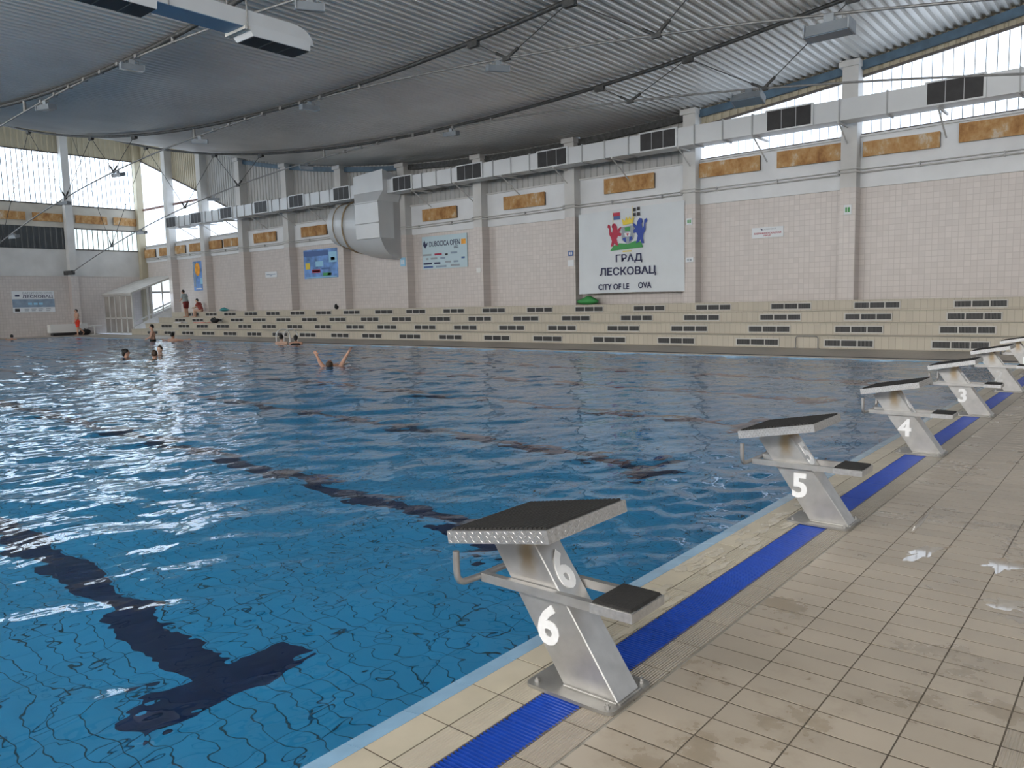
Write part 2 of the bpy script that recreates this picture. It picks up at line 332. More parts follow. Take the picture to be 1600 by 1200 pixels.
# field tiles
me_t = MB().tile(-.1228, .1228, -.0587, .0587, -.006, 0, .0005).mesh('tile', 'deck'); me_r = MB().tile(-.1228, .1228, -.0587, .0587, -.006, 0, .0005).mesh('tile', 'ribbed')
spots = []
for i in range(16):
    for j in range(157):
        x = .65+.25*i; y = .11+.0625+.125*(j+2)
        if y < 19.9: spots.append((x, y))
def in_view(x, y, pad=0):
    q = mw.inverted() @ Vector((x, y, 0))
    if q.z > -.3: return None
    u = 800+1213*q.x/-q.z; v = 600-1213*q.y/-q.z
    return (-q.z) if (-60-pad < u < 1660+pad and -60 < v < 1280+pad) else None
vis = sorted([(in_view(*p), p) for p in spots if in_view(*p)])
near = set(p for _, p in vis[:300])
stuff = MB()
for p in spots:
    if p in near:
        o = link('tile', me_r if (p[0] > 1.5 and p[0] < 1.8 and p[1] < 2.75) else me_t, deck); o.location = (p[0], p[1], 0)
        o.rotation_euler = (random.uniform(-.003, .003), random.uniform(-.003, .003), 0)
    else: stuff.tile(p[0]-.1228, p[0]+.1228, p[1]-.0587, p[1]+.0587, -.006, 0, .0005)
tag(stuff.build('tiles', 'deck', deck), kind='stuff')
# edge rows: lip, coping, ribbed coping, ribbed tile
me_lip = MB().hexa([(-.095, -.1235, -.06), (0, -.1235, -.06), (0, .1235, -.06), (-.095, .1235, -.06), (-.095, -.1235, -.022), (-.003, -.1235, -.006), (-.003, .1235, -.006), (-.095, .1235, -.022)]).mesh('lip_tile', 'lip')
me_c1 = MB().tile(.002, .1225, -.1222, .1222, -.05, .0005, .0006).mesh('coping_tile', 'coping')
me_c2 = MB().tile(.1265, .236, -.1222, .1222, -.05, .0002, .0006).mesh('coping_tile', 'coping_rib')
me_rb = MB().tile(.402, .518, -.1222, .1222, -.007, .0004, .0006).mesh('ribbed_tile', 'ribbed')
far = {n: MB() for n in ('lip_tile', 'coping_tile', 'coping_ribbed', 'ribbed_tile')}
for k in range(-6, 63):
    y = 1.432+.125+.25*k
    if y > 17.1: continue
    for nm, me in (('lip_tile', me_lip), ('coping_tile', me_c1), ('coping_tile', me_c2), ('ribbed_tile', me_rb)):
        o = link(nm, me, deck); o.location = (0, y, 0)
# far pool edge: pale lip and a dark drain line along the opposite side
mb = MB(); mb.box(POOL_X, -.09, 17.05, 17.15, -.06, -.012); mb.build('far_lip', 'lip', deck)
mb = MB(); mb.box(POOL_X, 0, 17.34, 17.50, -.02, .002); mb.build('far_gutter', 'grate_dark', deck)
mb = MB(); mb.box(POOL_X, POOL_X+.1, POOL_Y0, 17.05, -.06, -.012); mb.build('end_lip', 'lip', deck)

# gutter grates (blue plastic)
def slat_mb(y, mb=None):
    mb = mb or MB(); mb.hexa([(.238, y-.0036, -.022), (.398, y-.0036, -.022), (.398, y+.0036, -.022), (.238, y+.0036, -.022), (.238, y-.0032, -.001), (.398, y-.0032, -.001), (.398, y+.0032, -.001), (.238, y+.0032, -.001)]); return mb
rail_me = MB().box(.262, .274, 0, .4985, -.03, -.008).box(.362, .374, 0, .4985, -.03, -.008).box(.236, .40, .002, .012, -.03, -.004).mesh('rail', 'grate')
slat_me = slat_mb(0).mesh('slat', 'grate'); joined = MB()
for k in range(29): slat_mb(.02+.0165*k, joined)
joined_me = joined.mesh('slats', 'grate')
for k in range(33):
    y0 = .84+.5*k
    if y0 > 17: break
    c_ = y0+.25; kb = int(np.argmin([abs(c_-(2.17+2.51*q)) for q in range(6)])); off = int(round((c_-(2.17+2.51*kb))/.5))
    W_ = ['six', 'five', 'four', 'three', 'two', 'one'][kb]; O_ = ['', 'first', 'second', 'third', 'fourth', 'fifth'][min(5, abs(off))]
    lb = 'blue slatted gutter grate section under the base plate of block '+W_ if off == 0 else 'blue slatted gutter grate section, %s %s block %s' % (O_, 'beyond' if off > 0 else 'on the near side of', W_)
    t = thing('gutter_grate', lb, 'grate', (0, y0, 0), 0, 'blue gutter grates along the starting blocks')
    link('rail', rail_me, t)
    if k < 10:
        for j in range(29): o = link('slat', slat_me, t); o.location = (0, .02+.0165*j, 0)
    else: tag(link('slats', joined_me, t), kind='stuff')

# ================================================================== POOL
pool = link('pool_basin', None); pool.empty_display_size = .1; tag(pool, 'deep blue tiled pool basin with dark lane lines', None, None, 'structure')
zf = WATER_Z-1.7
mb = MB(); mb.box(POOL_X, -.09, POOL_Y0, POOL_Y1, zf-.2, zf-.004); mb.build('basin_floor', 'pool_grout', pool)
mb = MB(); mb.box(-.095, -.02, POOL_Y0, 17.3, zf-.2, -.055); mb.box(POOL_X-.1, POOL_X, POOL_Y0, POOL_Y1, zf-.2, -.03); mb.build('end_wall', 'pool_wall', pool)
mb = MB(); mb.box(POOL_X, -.02, POOL_Y1, POOL_Y1+.1, zf-.2, -.03); mb.box(POOL_X, -.02, POOL_Y0-.1, POOL_Y0, zf-.2, -.03); mb.build('side_wall', 'pool_wall_s', pool)
pt_me = MB().tile(-.1215, .1215, -.059, .059, -.004, 0, .001).mesh('tile', 'pool_tile'); pts = []; stuff = MB()
for i in range(177):
    for j in range(139):
        x = -.095-.125-.25*i; y = POOL_Y0+.0625+.125*j
        if x > POOL_X+.1 and y < POOL_Y1-.05: pts.append((x, y))
def pool_rank(p):
    x, y = p
    return math.hypot(x-1.8, y)+(0 if (y > .9 and -4.5 < x < -.3) else 100)
pts.sort(key=pool_rank)
for n, p in enumerate(pts):
    if n < 300: o = link('tile', pt_me, pool); o.location = (*p, zf)
    else:
        x, y = p; stuff.add([(x-.1215, y-.059, zf), (x+.1215, y-.059, zf), (x+.1215, y+.059, zf), (x-.1215, y+.059, zf)], [(0, 1, 2, 3)])
tag(stuff.build('tiles', 'pool_tile', pool), kind='stuff')
LANES = [2.17+2.51*k for k in range(6)]
for y in LANES:
    mb = MB(); mb.box(-42.4, -2.1, y-.125, y+.125, zf, zf+.004); mb.box(-2.32, -2.05, y-.5, y+.5, zf, zf+.0045); mb.build('lane_line', 'lane', pool)
    mb = MB(); mb.box(-.1005, -.094, y-.125, y+.125, -1.2, -.35); mb.box(-.1008, -.094, y-.25, y+.25, -.8, -.55); mb.build('target_cross', 'lane', pool)

# water surface
def water():
    xs = [-.093]; 
    while xs[-1] > POOL_X+.02: xs.append(xs[-1]-(.045+.0022*abs(xs[-1])))
    xs[-1] = POOL_X+.005; ys = np.arange(POOL_Y0, POOL_Y1+.03, .055); ys[-1] = POOL_Y1-.002
    X, Y = np.meshgrid(np.array(xs), ys, indexing='ij'); Z = np.zeros_like(X)
    for k in range(64):
        lam = .27*(1.5/.27)**RNG.rand(); th = RNG.uniform(-1.25, 1.25)+(PI if RNG.rand() < .35 else 0)
        kx, ky = 2*PI/lam*math.cos(th), 2*PI/lam*math.sin(th); a = WAVE*lam*(lam/.6)**-.2
        Z += a*np.sin(kx*X+ky*Y+RNG.uniform(0, 6.28))
    env = np.clip(.55+.45*np.clip((-X-1.0)/6, 0, 1), 0, 1); Z *= env
    e2 = np.exp(-((X+.5)/1.0)**2-((Y-4.6)/1.3)**2)
    for k in range(30):
        lam = .16*(.4/.16)**RNG.rand(); th = RNG.uniform(0, 6.28); Z += e2*.0042*lam*np.sin(2*PI/lam*(math.cos(th)*X+math.sin(th)*Y)+RNG.uniform(0, 6.28))*1.6
    n0, n1 = X.shape
    vs = np.stack([X, Y, Z+WATER_Z], -1).reshape(-1, 3); idx = np.arange(n0*n1).reshape(n0, n1)
    f = np.stack([idx[:-1, :-1], idx[:-1, 1:], idx[1:, 1:], idx[1:, :-1]], -1).reshape(-1, 4)
    me = bpy.data.meshes.new('pool_water'); me.from_pydata(vs.tolist(), [], f.tolist()); me.polygons.foreach_set('use_smooth', [True]*len(f)); me.materials.append(M['water']); me.update()
    o = link('pool_water', me); return tag(o, 'clear rippling blue water filling the pool', 'water', None, 'stuff')
WAVE = .0022
water()

# ================================================================== ROOF
prof = []; x = X_END-.3
while x < X_BACK+.3:
    z = roof_z(x); prof += [(x, z+.055), (x+.075, z+.055), (x+.10, z), (x+.175, z)]; x += .20
n = len(prof); vs = [(p[0], Y_OPP-.3, p[1]) for p in prof]+[(p[0], Y_WALL+.3, p[1]) for p in prof]
mb = MB(); mb.add(vs, [(i, i+1, i+1+n, i+n) for i in range(n-1)]); mb.add([(p[0], p[1], p[2]+.12) for p in vs], [(i, i+n, i+1+n, i+1) for i in range(n-1)])
tag(mb.build('ceiling', 'roof'), 'sagging corrugated metal roof over the whole hall', None, None, 'structure')

def sheet(name, m, parent, pts, plane, at, pitch=.22, depth=.035, sgn=-1):
    """corrugated cladding: pts = list of (s, z0, z1) along the wall, piecewise linear in s; plane 'y' or 'x'"""
    mb = MB(); s0, s1 = pts[0][0], pts[-1][0]; prof = []; s = s0
    while s < s1:
        for ds, d in ((0, 0), (.55*pitch, 0), (.65*pitch, depth), (.9*pitch, depth)):
            if s+ds < s1: prof.append((s+ds, d))
        s += pitch
    prof.append((s1, 0)); S = [p[0] for p in pts]; Z0 = [p[1] for p in pts]; Z1 = [p[2] for p in pts]
    vs = []
    for s, d in prof:
        z0, z1 = np.interp(s, S, Z0), np.interp(s, S, Z1)
        for z in (z0, z1): vs.append((s, at+sgn*-d, z) if plane == 'y' else (at+sgn*-d, s, z))
    fs = [(2*i, 2*i+2, 2*i+3, 2*i+1) for i in range(len(prof)-1)]
    mb.add(vs, fs); return mb.build(name, m, parent)

# ================================================================== LONG SIDE WALL (y = 23.1)
wall = link('wall_side', None); wall.empty_display_size = .1; tag(wall, 'long side wall, pale tiles below and a white band above', None, None, 'structure')
B('tile_field', 'wall_tile', wall, X_END, X_BACK, Y_WALL, Y_WALL+.25, 0, 4.25)
def band(x): return 5.66+.0105*x if x < 0 else 5.66
mb = MB(); mb.prism([(X_END, 4.25), (0, 4.25), (X_BACK, 4.25), (X_BACK, 5.66), (0, 5.66), (X_END, band(X_END))], 1, Y_WALL-.06, Y_WALL+.25); mb.build('white_band', 'white', wall)
mb = MB(); mb.prism([(X_END, band(X_END)), (0, 5.66), (X_BACK, 5.66), (X_BACK, 5.71), (0, 5.71), (X_END, band(X_END)+.05)], 1, Y_WALL-.12, Y_WALL+.2); mb.build('band_sill', 'white_y', wall)
CR = [9.6, 4.85, .07, -4.70, -9.47, -14.05, -18.40, -22.69, -26.88, -31.06, -35.13, -38.99, -42.85]
for cx in CR:
    zt = roof_z(cx-.2)-.02
    c = B('column', 'white_y', wall, cx-.42, cx, 22.68, Y_WALL+.05, 4.25, zt)
    B('column_tiles', 'wall_tile', c, cx-.425, cx+.004, 22.675, Y_WALL+.05, 0, 4.25)
    B('column_head', 'white_y', c, cx-.50, cx+.03, 22.62, Y_WALL, zt-.16, zt+.0)
B('corner_column', 'cream', wall, X_END, X_END+.36, 22.72, Y_WALL, 0, 12.2)
WTOP = {(-46.64, -43.27): (10.42, 9.15), (-42.85, -39.41): (8.95, 7.68), (-38.99, -35.55): (7.48, 6.18)}
def window_top_right(x): return 7.23+.1415*(x+4.7)
def make_window(idx, parent_label, x0, x1, zb0, zb1, zt0, zt1, plane, at, m, pitch, frame='dark_frame'):
    w = link('window_%d' % idx, None); w.empty_display_size = .1; tag(w, parent_label, None, None, 'structure')
    n = max(1, round((x1-x0)/pitch)); f = MB(); pw = (x1-x0)/n
    for k in range(n):
        a, b = x0+pw*k, x0+pw*(k+1); g = .011 if plane == 'y' else .027
        za = lambda s: zb0+(zb1-zb0)*(s-x0)/(x1-x0); zt = lambda s: zt0+(zt1-zt0)*(s-x0)/(x1-x0)
        if zt(b)-za(b) < .05 or zt(a)-za(a) < .05: continue
        mb = MB(); mb.prism([(a+g, za(a)), (b-g, za(b)), (b-g, zt(b)), (a+g, zt(a))], 1 if plane == 'y' else 0, at, at+.02) if plane == 'y' else mb.prism([(a+g, za(a)), (b-g, za(b)), (b-g, zt(b)), (a+g, zt(a))], 0, at-.02, at)
        mb.build('pane', m, w)
    t = .035; fr = MB(); ax = 1 if plane == 'y' else 0; lo, hi = (at-.05, at+.03) if plane == 'y' else (at-.03, at+.05)
    fr.prism([(x0, zt0-t), (x1, zt1-t), (x1, zt1+t), (x0, zt0+t)], ax, lo, hi); fr.prism([(x0, zb0-t), (x1, zb1-t), (x1, zb1+t), (x0, zb0+t)], ax, lo, hi)
    fr.build('window_frame', frame, w)
    bk = MB(); lo2, hi2 = (at+.03, at+.05) if plane == 'y' else (at-.05, at-.03)
    bk.prism([(x0, zb0), (x1, zb1), (x1, zt1), (x0, zt0)], ax, lo2, hi2); bk.build('seam_strip', 'dark_sheet', w)
    return w
wi = 1
for (a, b), (za, zb) in WTOP.items():
    make_window(wi, 'tall sky-bright window strip with sloping head on the long side wall', a, b, band(a)+.06, band(b)+.06, za, zb, 'y', Y_WALL, 'win_side', .30); wi += 1
    sheet('cladding', 'cream' if a < -40 else 'grey_sheet', wall, [(a-.05, za+.02, roof_z(a)+.09), ((a+b)/2, (za+zb)/2+.02, roof_z((a+b)/2)+.09), (b+.05, zb+.02, roof_z(b)+.09)], 'y', Y_WALL+.01)
for a, b in ((-46.64, -43.27), (-42.85, -39.41)):
    B('transom', 'red_frame', wall, a, b, Y_WALL-.06, Y_WALL+.0, 7.40, 7.52)
for a, b in zip(CR[1:], CR[:-1]):       # a = right edge of the column left of the bay
    x0, x1 = a, b-.42
    if x1 < -34.9 or a < -35.2: continue
    xs_ = np.linspace(x0-.02, x1+.02, 5)
    if x0 >= -9.6:
        ft = (lambda x: 6.66+.12*(x+9.4)) if x0 < -5 else window_top_right
        make_window(wi, 'bright window strip above the rusty panels near the starting blocks', x0, x1, band(x0)+.06, band(x1)+.06, ft(x0), ft(x1), 'y', Y_WALL, 'win_side', .245); wi += 1
        sheet('cladding', 'cream', wall, [(x, ft(x)+.02, roof_z(x)+.09) for x in xs_], 'y', Y_WALL+.01, .26)
    else:
        sheet('cladding', 'grey_sheet', wall, [(x, band(x)+.04, roof_z(x)+.09) for x in xs_], 'y', Y_WALL+.01, .26)
    # blue edge beam under the roof
    mb = MB()
    for p, q in zip(xs_[:-1], xs_[1:]):
        mb.prism([(p, roof_z(p)-.27), (q, roof_z(q)-.27), (q, roof_z(q)-.06), (p, roof_z(p)-.06)], 1, 22.92, 23.06)
    mb.build('edge_beam', 'blue_beam' if (x0 > -9.6 or x0 < -26) else 'cable', wall)
# pipes along the white band
pp = thing('wall_pipe', 'pair of thin white pipes clipped along the white band of the long wall', 'pipe')
def pipe_z(x): return float(np.interp(x, [-47, -23.5, -9, 0], [4.38, 4.5, 4.63, 4.68]))
for dz, r in ((0, .025), (.085, .018)):
    path = [(X_END+.45, 22.99, pipe_z(X_END)+dz)]
    for cx in sorted(CR):
        for x_, y_ in ((cx-.50, 22.99), (cx-.47, 22.64), (cx+.05, 22.64), (cx+.08, 22.99)): path.append((x_, y_, pipe_z(x_)+dz))
    mb = MB(); mb.tube(path, r, 6); mb.build('pipe', 'white_y', pp)
for x in np.arange(-45, 2, 1.9):
    zz = pipe_z(x); mb = MB(); mb.box(x-.012, x+.012, 22.955, 23.04, zz-.03, zz+.105); mb.build('clip', 'duct_seam', pp)

# rusty panels
RUST = [(-2.31, -.5, 5.11, 5.58), (-4.62, -2.74, 5.06, 5.46), (-7.0, -5.13, 5.06, 5.52), (-9.46, -7.52, 5.06, 5.50), (-12.99, -11.07, 4.93, 5.43), (-17.50, -15.56, 4.81, 5.29), (-21.93, -20.0, 4.74, 5.22), (-30.38, -28.42, 4.68, 5.15), (-34.5, -32.55, 4.66, 5.14), (-37.42, -35.62, 4.65, 5.07), (-38.95, -37.68, 4.61, 5.07), (-41.14, -39.45, 4.60, 5.05), (-42.8, -41.67, 4.57, 5.04), (-44.73, -43.4, 4.56, 5.03), (-46.6, -45.3, 4.54, 5.02)]
ORD = ['first', 'second', 'third', 'fourth', 'fifth', 'sixth', 'seventh', 'eighth', 'ninth', 'tenth', 'eleventh', 'twelfth', 'thirteenth', 'fourteenth', 'fifteenth']
for k, (a, b, z0, z1) in enumerate(RUST):
    t = thing('heating_panel', 'rusty brown steel panel on the white band of the long wall, %s from the right' % ORD[k], 'panel', ((a+b)/2, 22.98, z0), 0, 'rusty panels along the long wall')
    w = (b-a)/2; h = z1-z0
    o = MB().box(-w, w, -.05, .0, 0, h).build('face_plate', 'rust', t)
    MB().box(-w, w, .0, .06, .01, h-.01).build('casing', 'dark_frame', t)
    MB().box(-.012, .012, -.056, -.05, .01, h-.01).build('joint_strip', 'rust', t)

# ================================================================== BLEACHERS
bl = thing('bleachers', 'four tiled bleacher steps with vent grilles along the long wall', 'bleachers', (0, 0, 0))
GX = [.2, -2.18, -4.59, -6.90, -9.28, -11.51, -13.85, -16.0, -18.2, -20.3, -22.48, -24.47, -26.65, -28.7, -30.75, -32.8, -34.8, -36.8, -38.7, -40.6]
gm, gf, gs = MB(), MB(), MB()
gm.box(0, 1.17, -.006, .004, 0, .165)
for a in (0, .39, .78, 1.15): gf.box(a-.004, a+.024, -.022, -.004, -.01, .175)
gf.box(-.004, 1.174, -.022, -.004, -.015, .012); gf.box(-.004, 1.174, -.022, -.004, .155, .18)
for k in range(40): gs.box(.03+k*.0287, .04+k*.0287, -.014, -.005, .01, .158)
VGm = MB(); VGm.add(gm.v, gm.f); n0 = len(VGm.f); VGm.add(gf.v, gf.f); n1 = len(VGm.f); VGm.add(gs.v, gs.f)
VG = VGm.mesh('vent_grille', 'vent'); VG.materials.append(M['frame_w']); VG.materials.append(M['vent_bar'])
VG.polygons.foreach_set('material_index', [0]*n0+[1]*(n1-n0)+[2]*(len(VGm.f)-n1)); VG.update()
BX0, BX1 = -42.5, 9.0; BZ = [0, .31, .605, .895, 1.18]
for k in range(4):
    y0 = 19.95+.8*k
    st = B('step', 'riser', bl, BX0, BX1, y0, Y_WALL-.0 if k == 3 else y0+.8+.02, 0 if k == 0 else BZ[k]-.02, BZ[k+1]-.03)
    B('step_tread', 'tread', st, BX0-.01, BX1, y0-.025, Y_WALL-.01 if k == 3 else y0+.82, BZ[k+1]-.03, BZ[k+1])
    for gx in GX:
        if gx < BX0+.3: continue
        o = link('vent_grille', VG, st); o.location = (gx, y0-.001, BZ[k]+.055)

# ================================================================== END WALL (x = -47)
ew = link('wall_end', None); ew.empty_display_size = .1; tag(ew, 'far end wall, tiled below, with grey panels and tall windows', None, None, 'structure')
B('tile_field', 'wall_tile_y', ew, X_END-.25, X_END, Y_OPP, Y_WALL+.2, 0, 3.40)
B('grey_panel', 'white_y', ew, X_END-.25, X_END+.02, Y_OPP, Y_WALL+.2, 3.40, 4.93)
B('beam', 'beige_wall', ew, X_END-.25, X_END+.02, Y_OPP, Y_WALL+.2, 6.18, 7.44)
EC = [18.76, 13.85, 8.95, 4.05, -.85]
for cy in EC:
    c = B('column', 'white_y', ew, X_END-.1, X_END+.4, cy-.2, cy+.2, 3.4, roof_z(X_END)-.05)
    B('column_tiles', 'wall_tile_y', c, X_END-.1, X_END+.405, cy-.205, cy+.205, 0, 3.4)
EB = [(18.96, 22.72), (14.05, 18.56), (9.15, 13.65), (4.25, 8.75), (-.65, 3.85), (-5.8, -1.05)]
for k, (a, b) in enumerate(EB):
    make_window(wi, 'large pale blue window with thin vertical seams high on the far end wall', a, b, 7.46, 7.46, 10.36, 10.36, 'x', X_END, 'win_left', .27 if k < 2 else 1.5); wi += 1
    sheet('cladding', 'cream', ew, [(a-.1, 10.38, roof_z(X_END)+.1), (b+.1, 10.38, roof_z(X_END)+.1)], 'x', X_END+.01, .30, .04, -1)
    if k == 0: make_window(wi, 'low pale window strip under the rusty panels in the far corner', a, b, 4.95, 4.95, 6.16, 6.16, 'x', X_END, 'win_low', .30); wi += 1
    else: sheet('dark_cladding', 'dark_sheet', ew, [(a, 4.95, 6.18), (b, 4.95, 6.18)], 'x', X_END+.0, .30, .04, -1)
MB().box(X_END-.3, X_END-.26, Y_OPP, Y_WALL+.3, 0, 12.6).build('outer_skin', 'grey_sheet', ew)
for k, (a, b) in enumerate([(21.36, 22.7), (19.2, 20.98), (16.95, 18.5), (15.0, 16.6), (12.0, 13.6)]):
    t = thing('heating_panel', 'orange-brown rusty panel high on the far end wall, %s from the corner' % ORD[k], 'panel', (X_END+.02, (a+b)/2, 6.48), 0, 'rusty panels on the far end wall')
    w = (b-a)/2; MB().box(.03, .08, -w, w, 0, .46).build('face_plate', 'rust', t); MB().box(0, .03, -w+.01, w-.01, .01, .45).build('casing', 'dark_frame', t)
MB().box(X_END-.02, X_END+.22, Y_OPP, Y_WALL, roof_z(X_END)-.16, roof_z(X_END)-.0).build('roof_edge', 'roof_edge', ew)

# hidden walls behind the camera; glowing panes added to light the hall
wb = link('wall_back', None); tag(wb, 'wall behind the starting blocks with an unseen glowing pane added for light', None, None, 'structure')
B('wall_field', 'wall_tile_y', wb, X_BACK, X_BACK+.25, Y_OPP, Y_WALL+.2, 0, 3.4); B('upper_field', 'white_y', wb, X_BACK, X_BACK+.25, Y_OPP, Y_WALL+.2, 3.4, 12.6)
B('window_pane', 'fill_back', wb, X_BACK-.03, X_BACK, -5.5, 22.5, 5.0, 10.2)
wo = link('wall_opposite', None); tag(wo, 'opposite long wall with unseen glowing strips added to light the hall', None, None, 'structure')
B('wall_field', 'wall_tile', wo, X_END, X_BACK, Y_OPP-.25, Y_OPP, 0, 4.25); B('upper_field', 'white', wo, X_END, X_BACK, Y_OPP-.25, Y_OPP, 4.25, 12.6)
B('window_pane', 'fill_opp', wo, -24, X_BACK-.5, Y_OPP, Y_OPP+.03, 4.6, 6.9); B('window_pane', 'fill_opp', wo, X_END+.5, -34, Y_OPP, Y_OPP+.03, 5.0, 7.6)

# ================================================================== CABLE TRUSSES
UP = [-44.6, -35.9, -29.8, -26.3, -10.1, -7.5, -3.6, -1.8, 4.8]
LOW = [-40.4, -32.6, -28.1, -9.15, -5.55, 1.5]
TR = [(18.3, 'nearest the long wall'), (13.25, 'over the middle lanes'), (8.4, 'passing behind the hanging duct')]
for ty, where in TR:
    t = thing('cable_truss', 'curved steel cable truss under the roof, '+where, 'truss', (0, ty, 0), 0, 'cable trusses under the roof')
    xs_ = np.linspace(X_END+.3, X_BACK-.3, 60)
    mb = MB(); mb.tube([(x, 0, roof_z(x)-.07) for x in xs_], .05, 6); mb.tube([(x, .07, roof_z(x)-.05) for x in xs_], .025, 5); mb.build('top_chord', 'cable', t)
    mb = MB(); mb.tube([(x, 0, low_z(x)) for x in np.linspace(X_END+1.4, X_BACK-2, 50)], .024, 6); mb.build('lower_cable', 'cable_l', t)
    for lx in LOW:
        l = Vector((lx, 0, low_z(lx)))
        ups = [u for u in UP if u < lx][-1:]+[u for u in UP if u > lx][:1]
        for ux in ups:
            u = Vector((ux, 0, roof_z(ux)-.1)); d = (u-l).normalized()
            mb = MB(); mb.tube([l, u], .012, 5); mb.build('tie_rod', 'cable', t)
            mb = MB(); mb.tube([l+d*.03, l+d*.34], .035, 6); mb.build('turnbuckle', 'cable', t)
        MB().box(lx-.10, lx+.10, -.03, .03, l.z-.05, l.z+.04).build('cable_clamp', 'cable', t)
    for ux in UP: MB().box(ux-.14, ux+.14, -.05, .06, roof_z(ux)-.20, roof_z(ux)-.08).build('cable_clamp', 'cable', t)
    for px in (-22.2, -14.0): MB().tube([(px, 0, low_z(px)-.02), (px, 0, roof_z(px)-.05)], .045, 6).build('spacer_post', 'cable_l', t)
    for px in np.arange(-21, -15, .9): MB().box(px-.05, px+.05, -.05, .05, low_z(px)-.03, low_z(px)+.05).build('cable_clip', 'cable_l', t)
    MB().box(X_END+.38, X_END+1.5, -.09, .09, low_z(X_END+1.4)-.13, low_z(X_END+1.4)+.1).build('anchor', 'cable', t)

# floodlights
def floodlight(loc, rz, tilt, label, s=.68):
    t = thing('floodlight', label, 'floodlight', loc, rz, 'floodlights hung from the cable trusses'); t.rotation_euler = (tilt, 0, rz); t.scale = (s, s, s)
    mb = MB(); mb.hexa([(-.36, -.17, -.30), (.36, -.17, -.30), (.36, .17, -.30), (-.36, .17, -.30), (-.34, -.12, -.12), (.34, -.12, -.12), (.34, .12, -.12), (-.34, .12, -.12)]); mb.build('housing', 'lamp', t)
    MB().box(-.335, .335, -.15, .15, -.312, -.30).build('lens', 'lamp_glass', t)
    for x in (-.345, .345): MB().box(x-.012, x+.012, -.18, .18, -.31, -.11).build('end_cap', 'lamp', t)
    MB().box(-.08, .08, -.05, .05, -.13, .03).build('gear_box', 'lamp', t)
    MB().tube([(-.2, 0, -.12), (-.2, 0, .0), (.2, 0, .0), (.2, 0, -.12)], .014, 5).build('bracket', 'cable_l', t)
L3 = [(-37.0, .4, .25), (-30.1, .9, .15), (-23.3, 1.1, .5), (-15.7, .2, .1), (-5.9, .05, -.35)]
L2 = [(-38.8, .3, .3), (-32.8, .5, 0), (-27.8, .2, .25), (-21.9, .9, .2), (-16.1, 1.3, .1), (-9.4, 1.0, .2), (-2.45, 0, -.05)]
L1 = [(-20.8, .3, .1), (-15.85, 1.3, .1), (-9.4, 1.0, .2)]
for ty, L, w in ((18.3, L3, 'truss nearest the long wall'), (13.25, L2, 'middle truss'), (8.4, L1, 'truss nearest the viewer')):
    for k, (x, rz, ti) in enumerate(L):
        floodlight((x, ty, low_z(x)-.03), rz, ti, 'grey floodlight hanging from the %s, %s from the far left end' % (w, ORD[k]), 1.0 if x > -6 else .68)

# ================================================================== DUCTS
d = thing('air_duct', 'long white rectangular air duct with dark vents running along the long wall', 'duct')
DY0, DY1, DZ0, DZ1 = 21.85, 22.45, 5.90, 6.44
vents = [-2.23, -6.25, -10.3, -14.35, -18.2, -21.87, -25.75, -29.05, -31.95, -35.1, -38.1, -40.85]
xs_ = [-41.3]; 
MB().box(-41.3, 6.5, DY0, DY1, DZ0, DZ1).build('duct_body', 'duct', d)
bounds = sorted(vents)+[1.8, 5.5]
for k, vx in enumerate(vents+[1.8]):
    w = .60 if vx > -20 else .52
    v = MB().box(vx-w-.06, vx+w+.06, DY0-.05, DY0+.01, DZ0-.01, DZ1+.04).build('vent_frame', 'duct', d)
    MB().box(vx-w, vx+w, DY0-.056, DY0-.048, DZ0+.03, DZ1+.0).build('vent_grille', 'vent', v)
    for q in (-.333, .333): MB().box(vx+q*w-.008, vx+q*w+.008, DY0-.062, DY0-.05, DZ0+.03, DZ1).build('vent_bar', 'duct_seam', v)
    nx = sorted([q for q in vents+[1.8] if q > vx])
    if nx:
        gap = nx[0]-vx
        for fr in ((.30, .52, .74) if vx < -7 else (.33, .62)):
            sx = vx+gap*fr; MB().box(sx-.018, sx+.018, DY0-.03, DY1+.03, DZ0-.03, DZ1+.03).build('flange', 'duct_seam', d)
for x in np.arange(-40.2, 1, 2.35):
    if -27.6 < x < -22.6: continue
    MB().tube([(x, DY0+.05, DZ0-.03), (x+.0, 22.95, DZ0-.62)], .022, 5).build('bracket_strut', 'white_y', d)
    MB().box(x-.025, x+.025, DY0+.02, 23.04, DZ0-.05, DZ0).build('bracket_arm', 'white_y', d)
# great elbow
mb = MB(); secs = []
def oval(x, z0, z1, yf):
    pts_ = []; h = (z1-z0)/2; zc = (z0+z1)/2; dpt = 22.95-yf
    for k in range(13):
        a = -PI/2+PI*k/12; pts_.append((x, 22.95-dpt*max(0, math.cos(a))**.62, zc+h*math.sin(a)))
    return pts_
S = [(-26.9, 4.0, 5.82, 21.85), (-26.2, 3.85, 5.85, 21.75), (-25.4, 3.6, 5.88, 21.65), (-24.4, 3.35, 5.95, 21.55), (-23.0, 3.25, 6.02, 21.5)]
rows = [oval(*q) for q in S]; vs = [p for r in rows for p in r]; fs = []
for i in range(len(rows)-1):
    for k in range(12): fs.append((i*13+k, (i+1)*13+k, (i+1)*13+k+1, i*13+k+1))
mb.add(vs, fs, True); el = mb.build('elbow', 'duct', d)
MB().add(rows[-1], [tuple(range(13))]).build('elbow_side', 'duct_grey', el)
MB().add(rows[0], [tuple(range(12, -1, -1))]).build('elbow_mouth', 'duct_grey', el)
for q in ((-25.55, 3.62, 5.90, 21.62), (-26.35, 3.86, 5.87, 21.74)):
    r_ = oval(*q); MB().tube([(p[0], p[1]-.01, p[2]) for p in r_], .035 if q[0] > -26 else .02, 6).build('seam_ring', 'seam_brown', el)
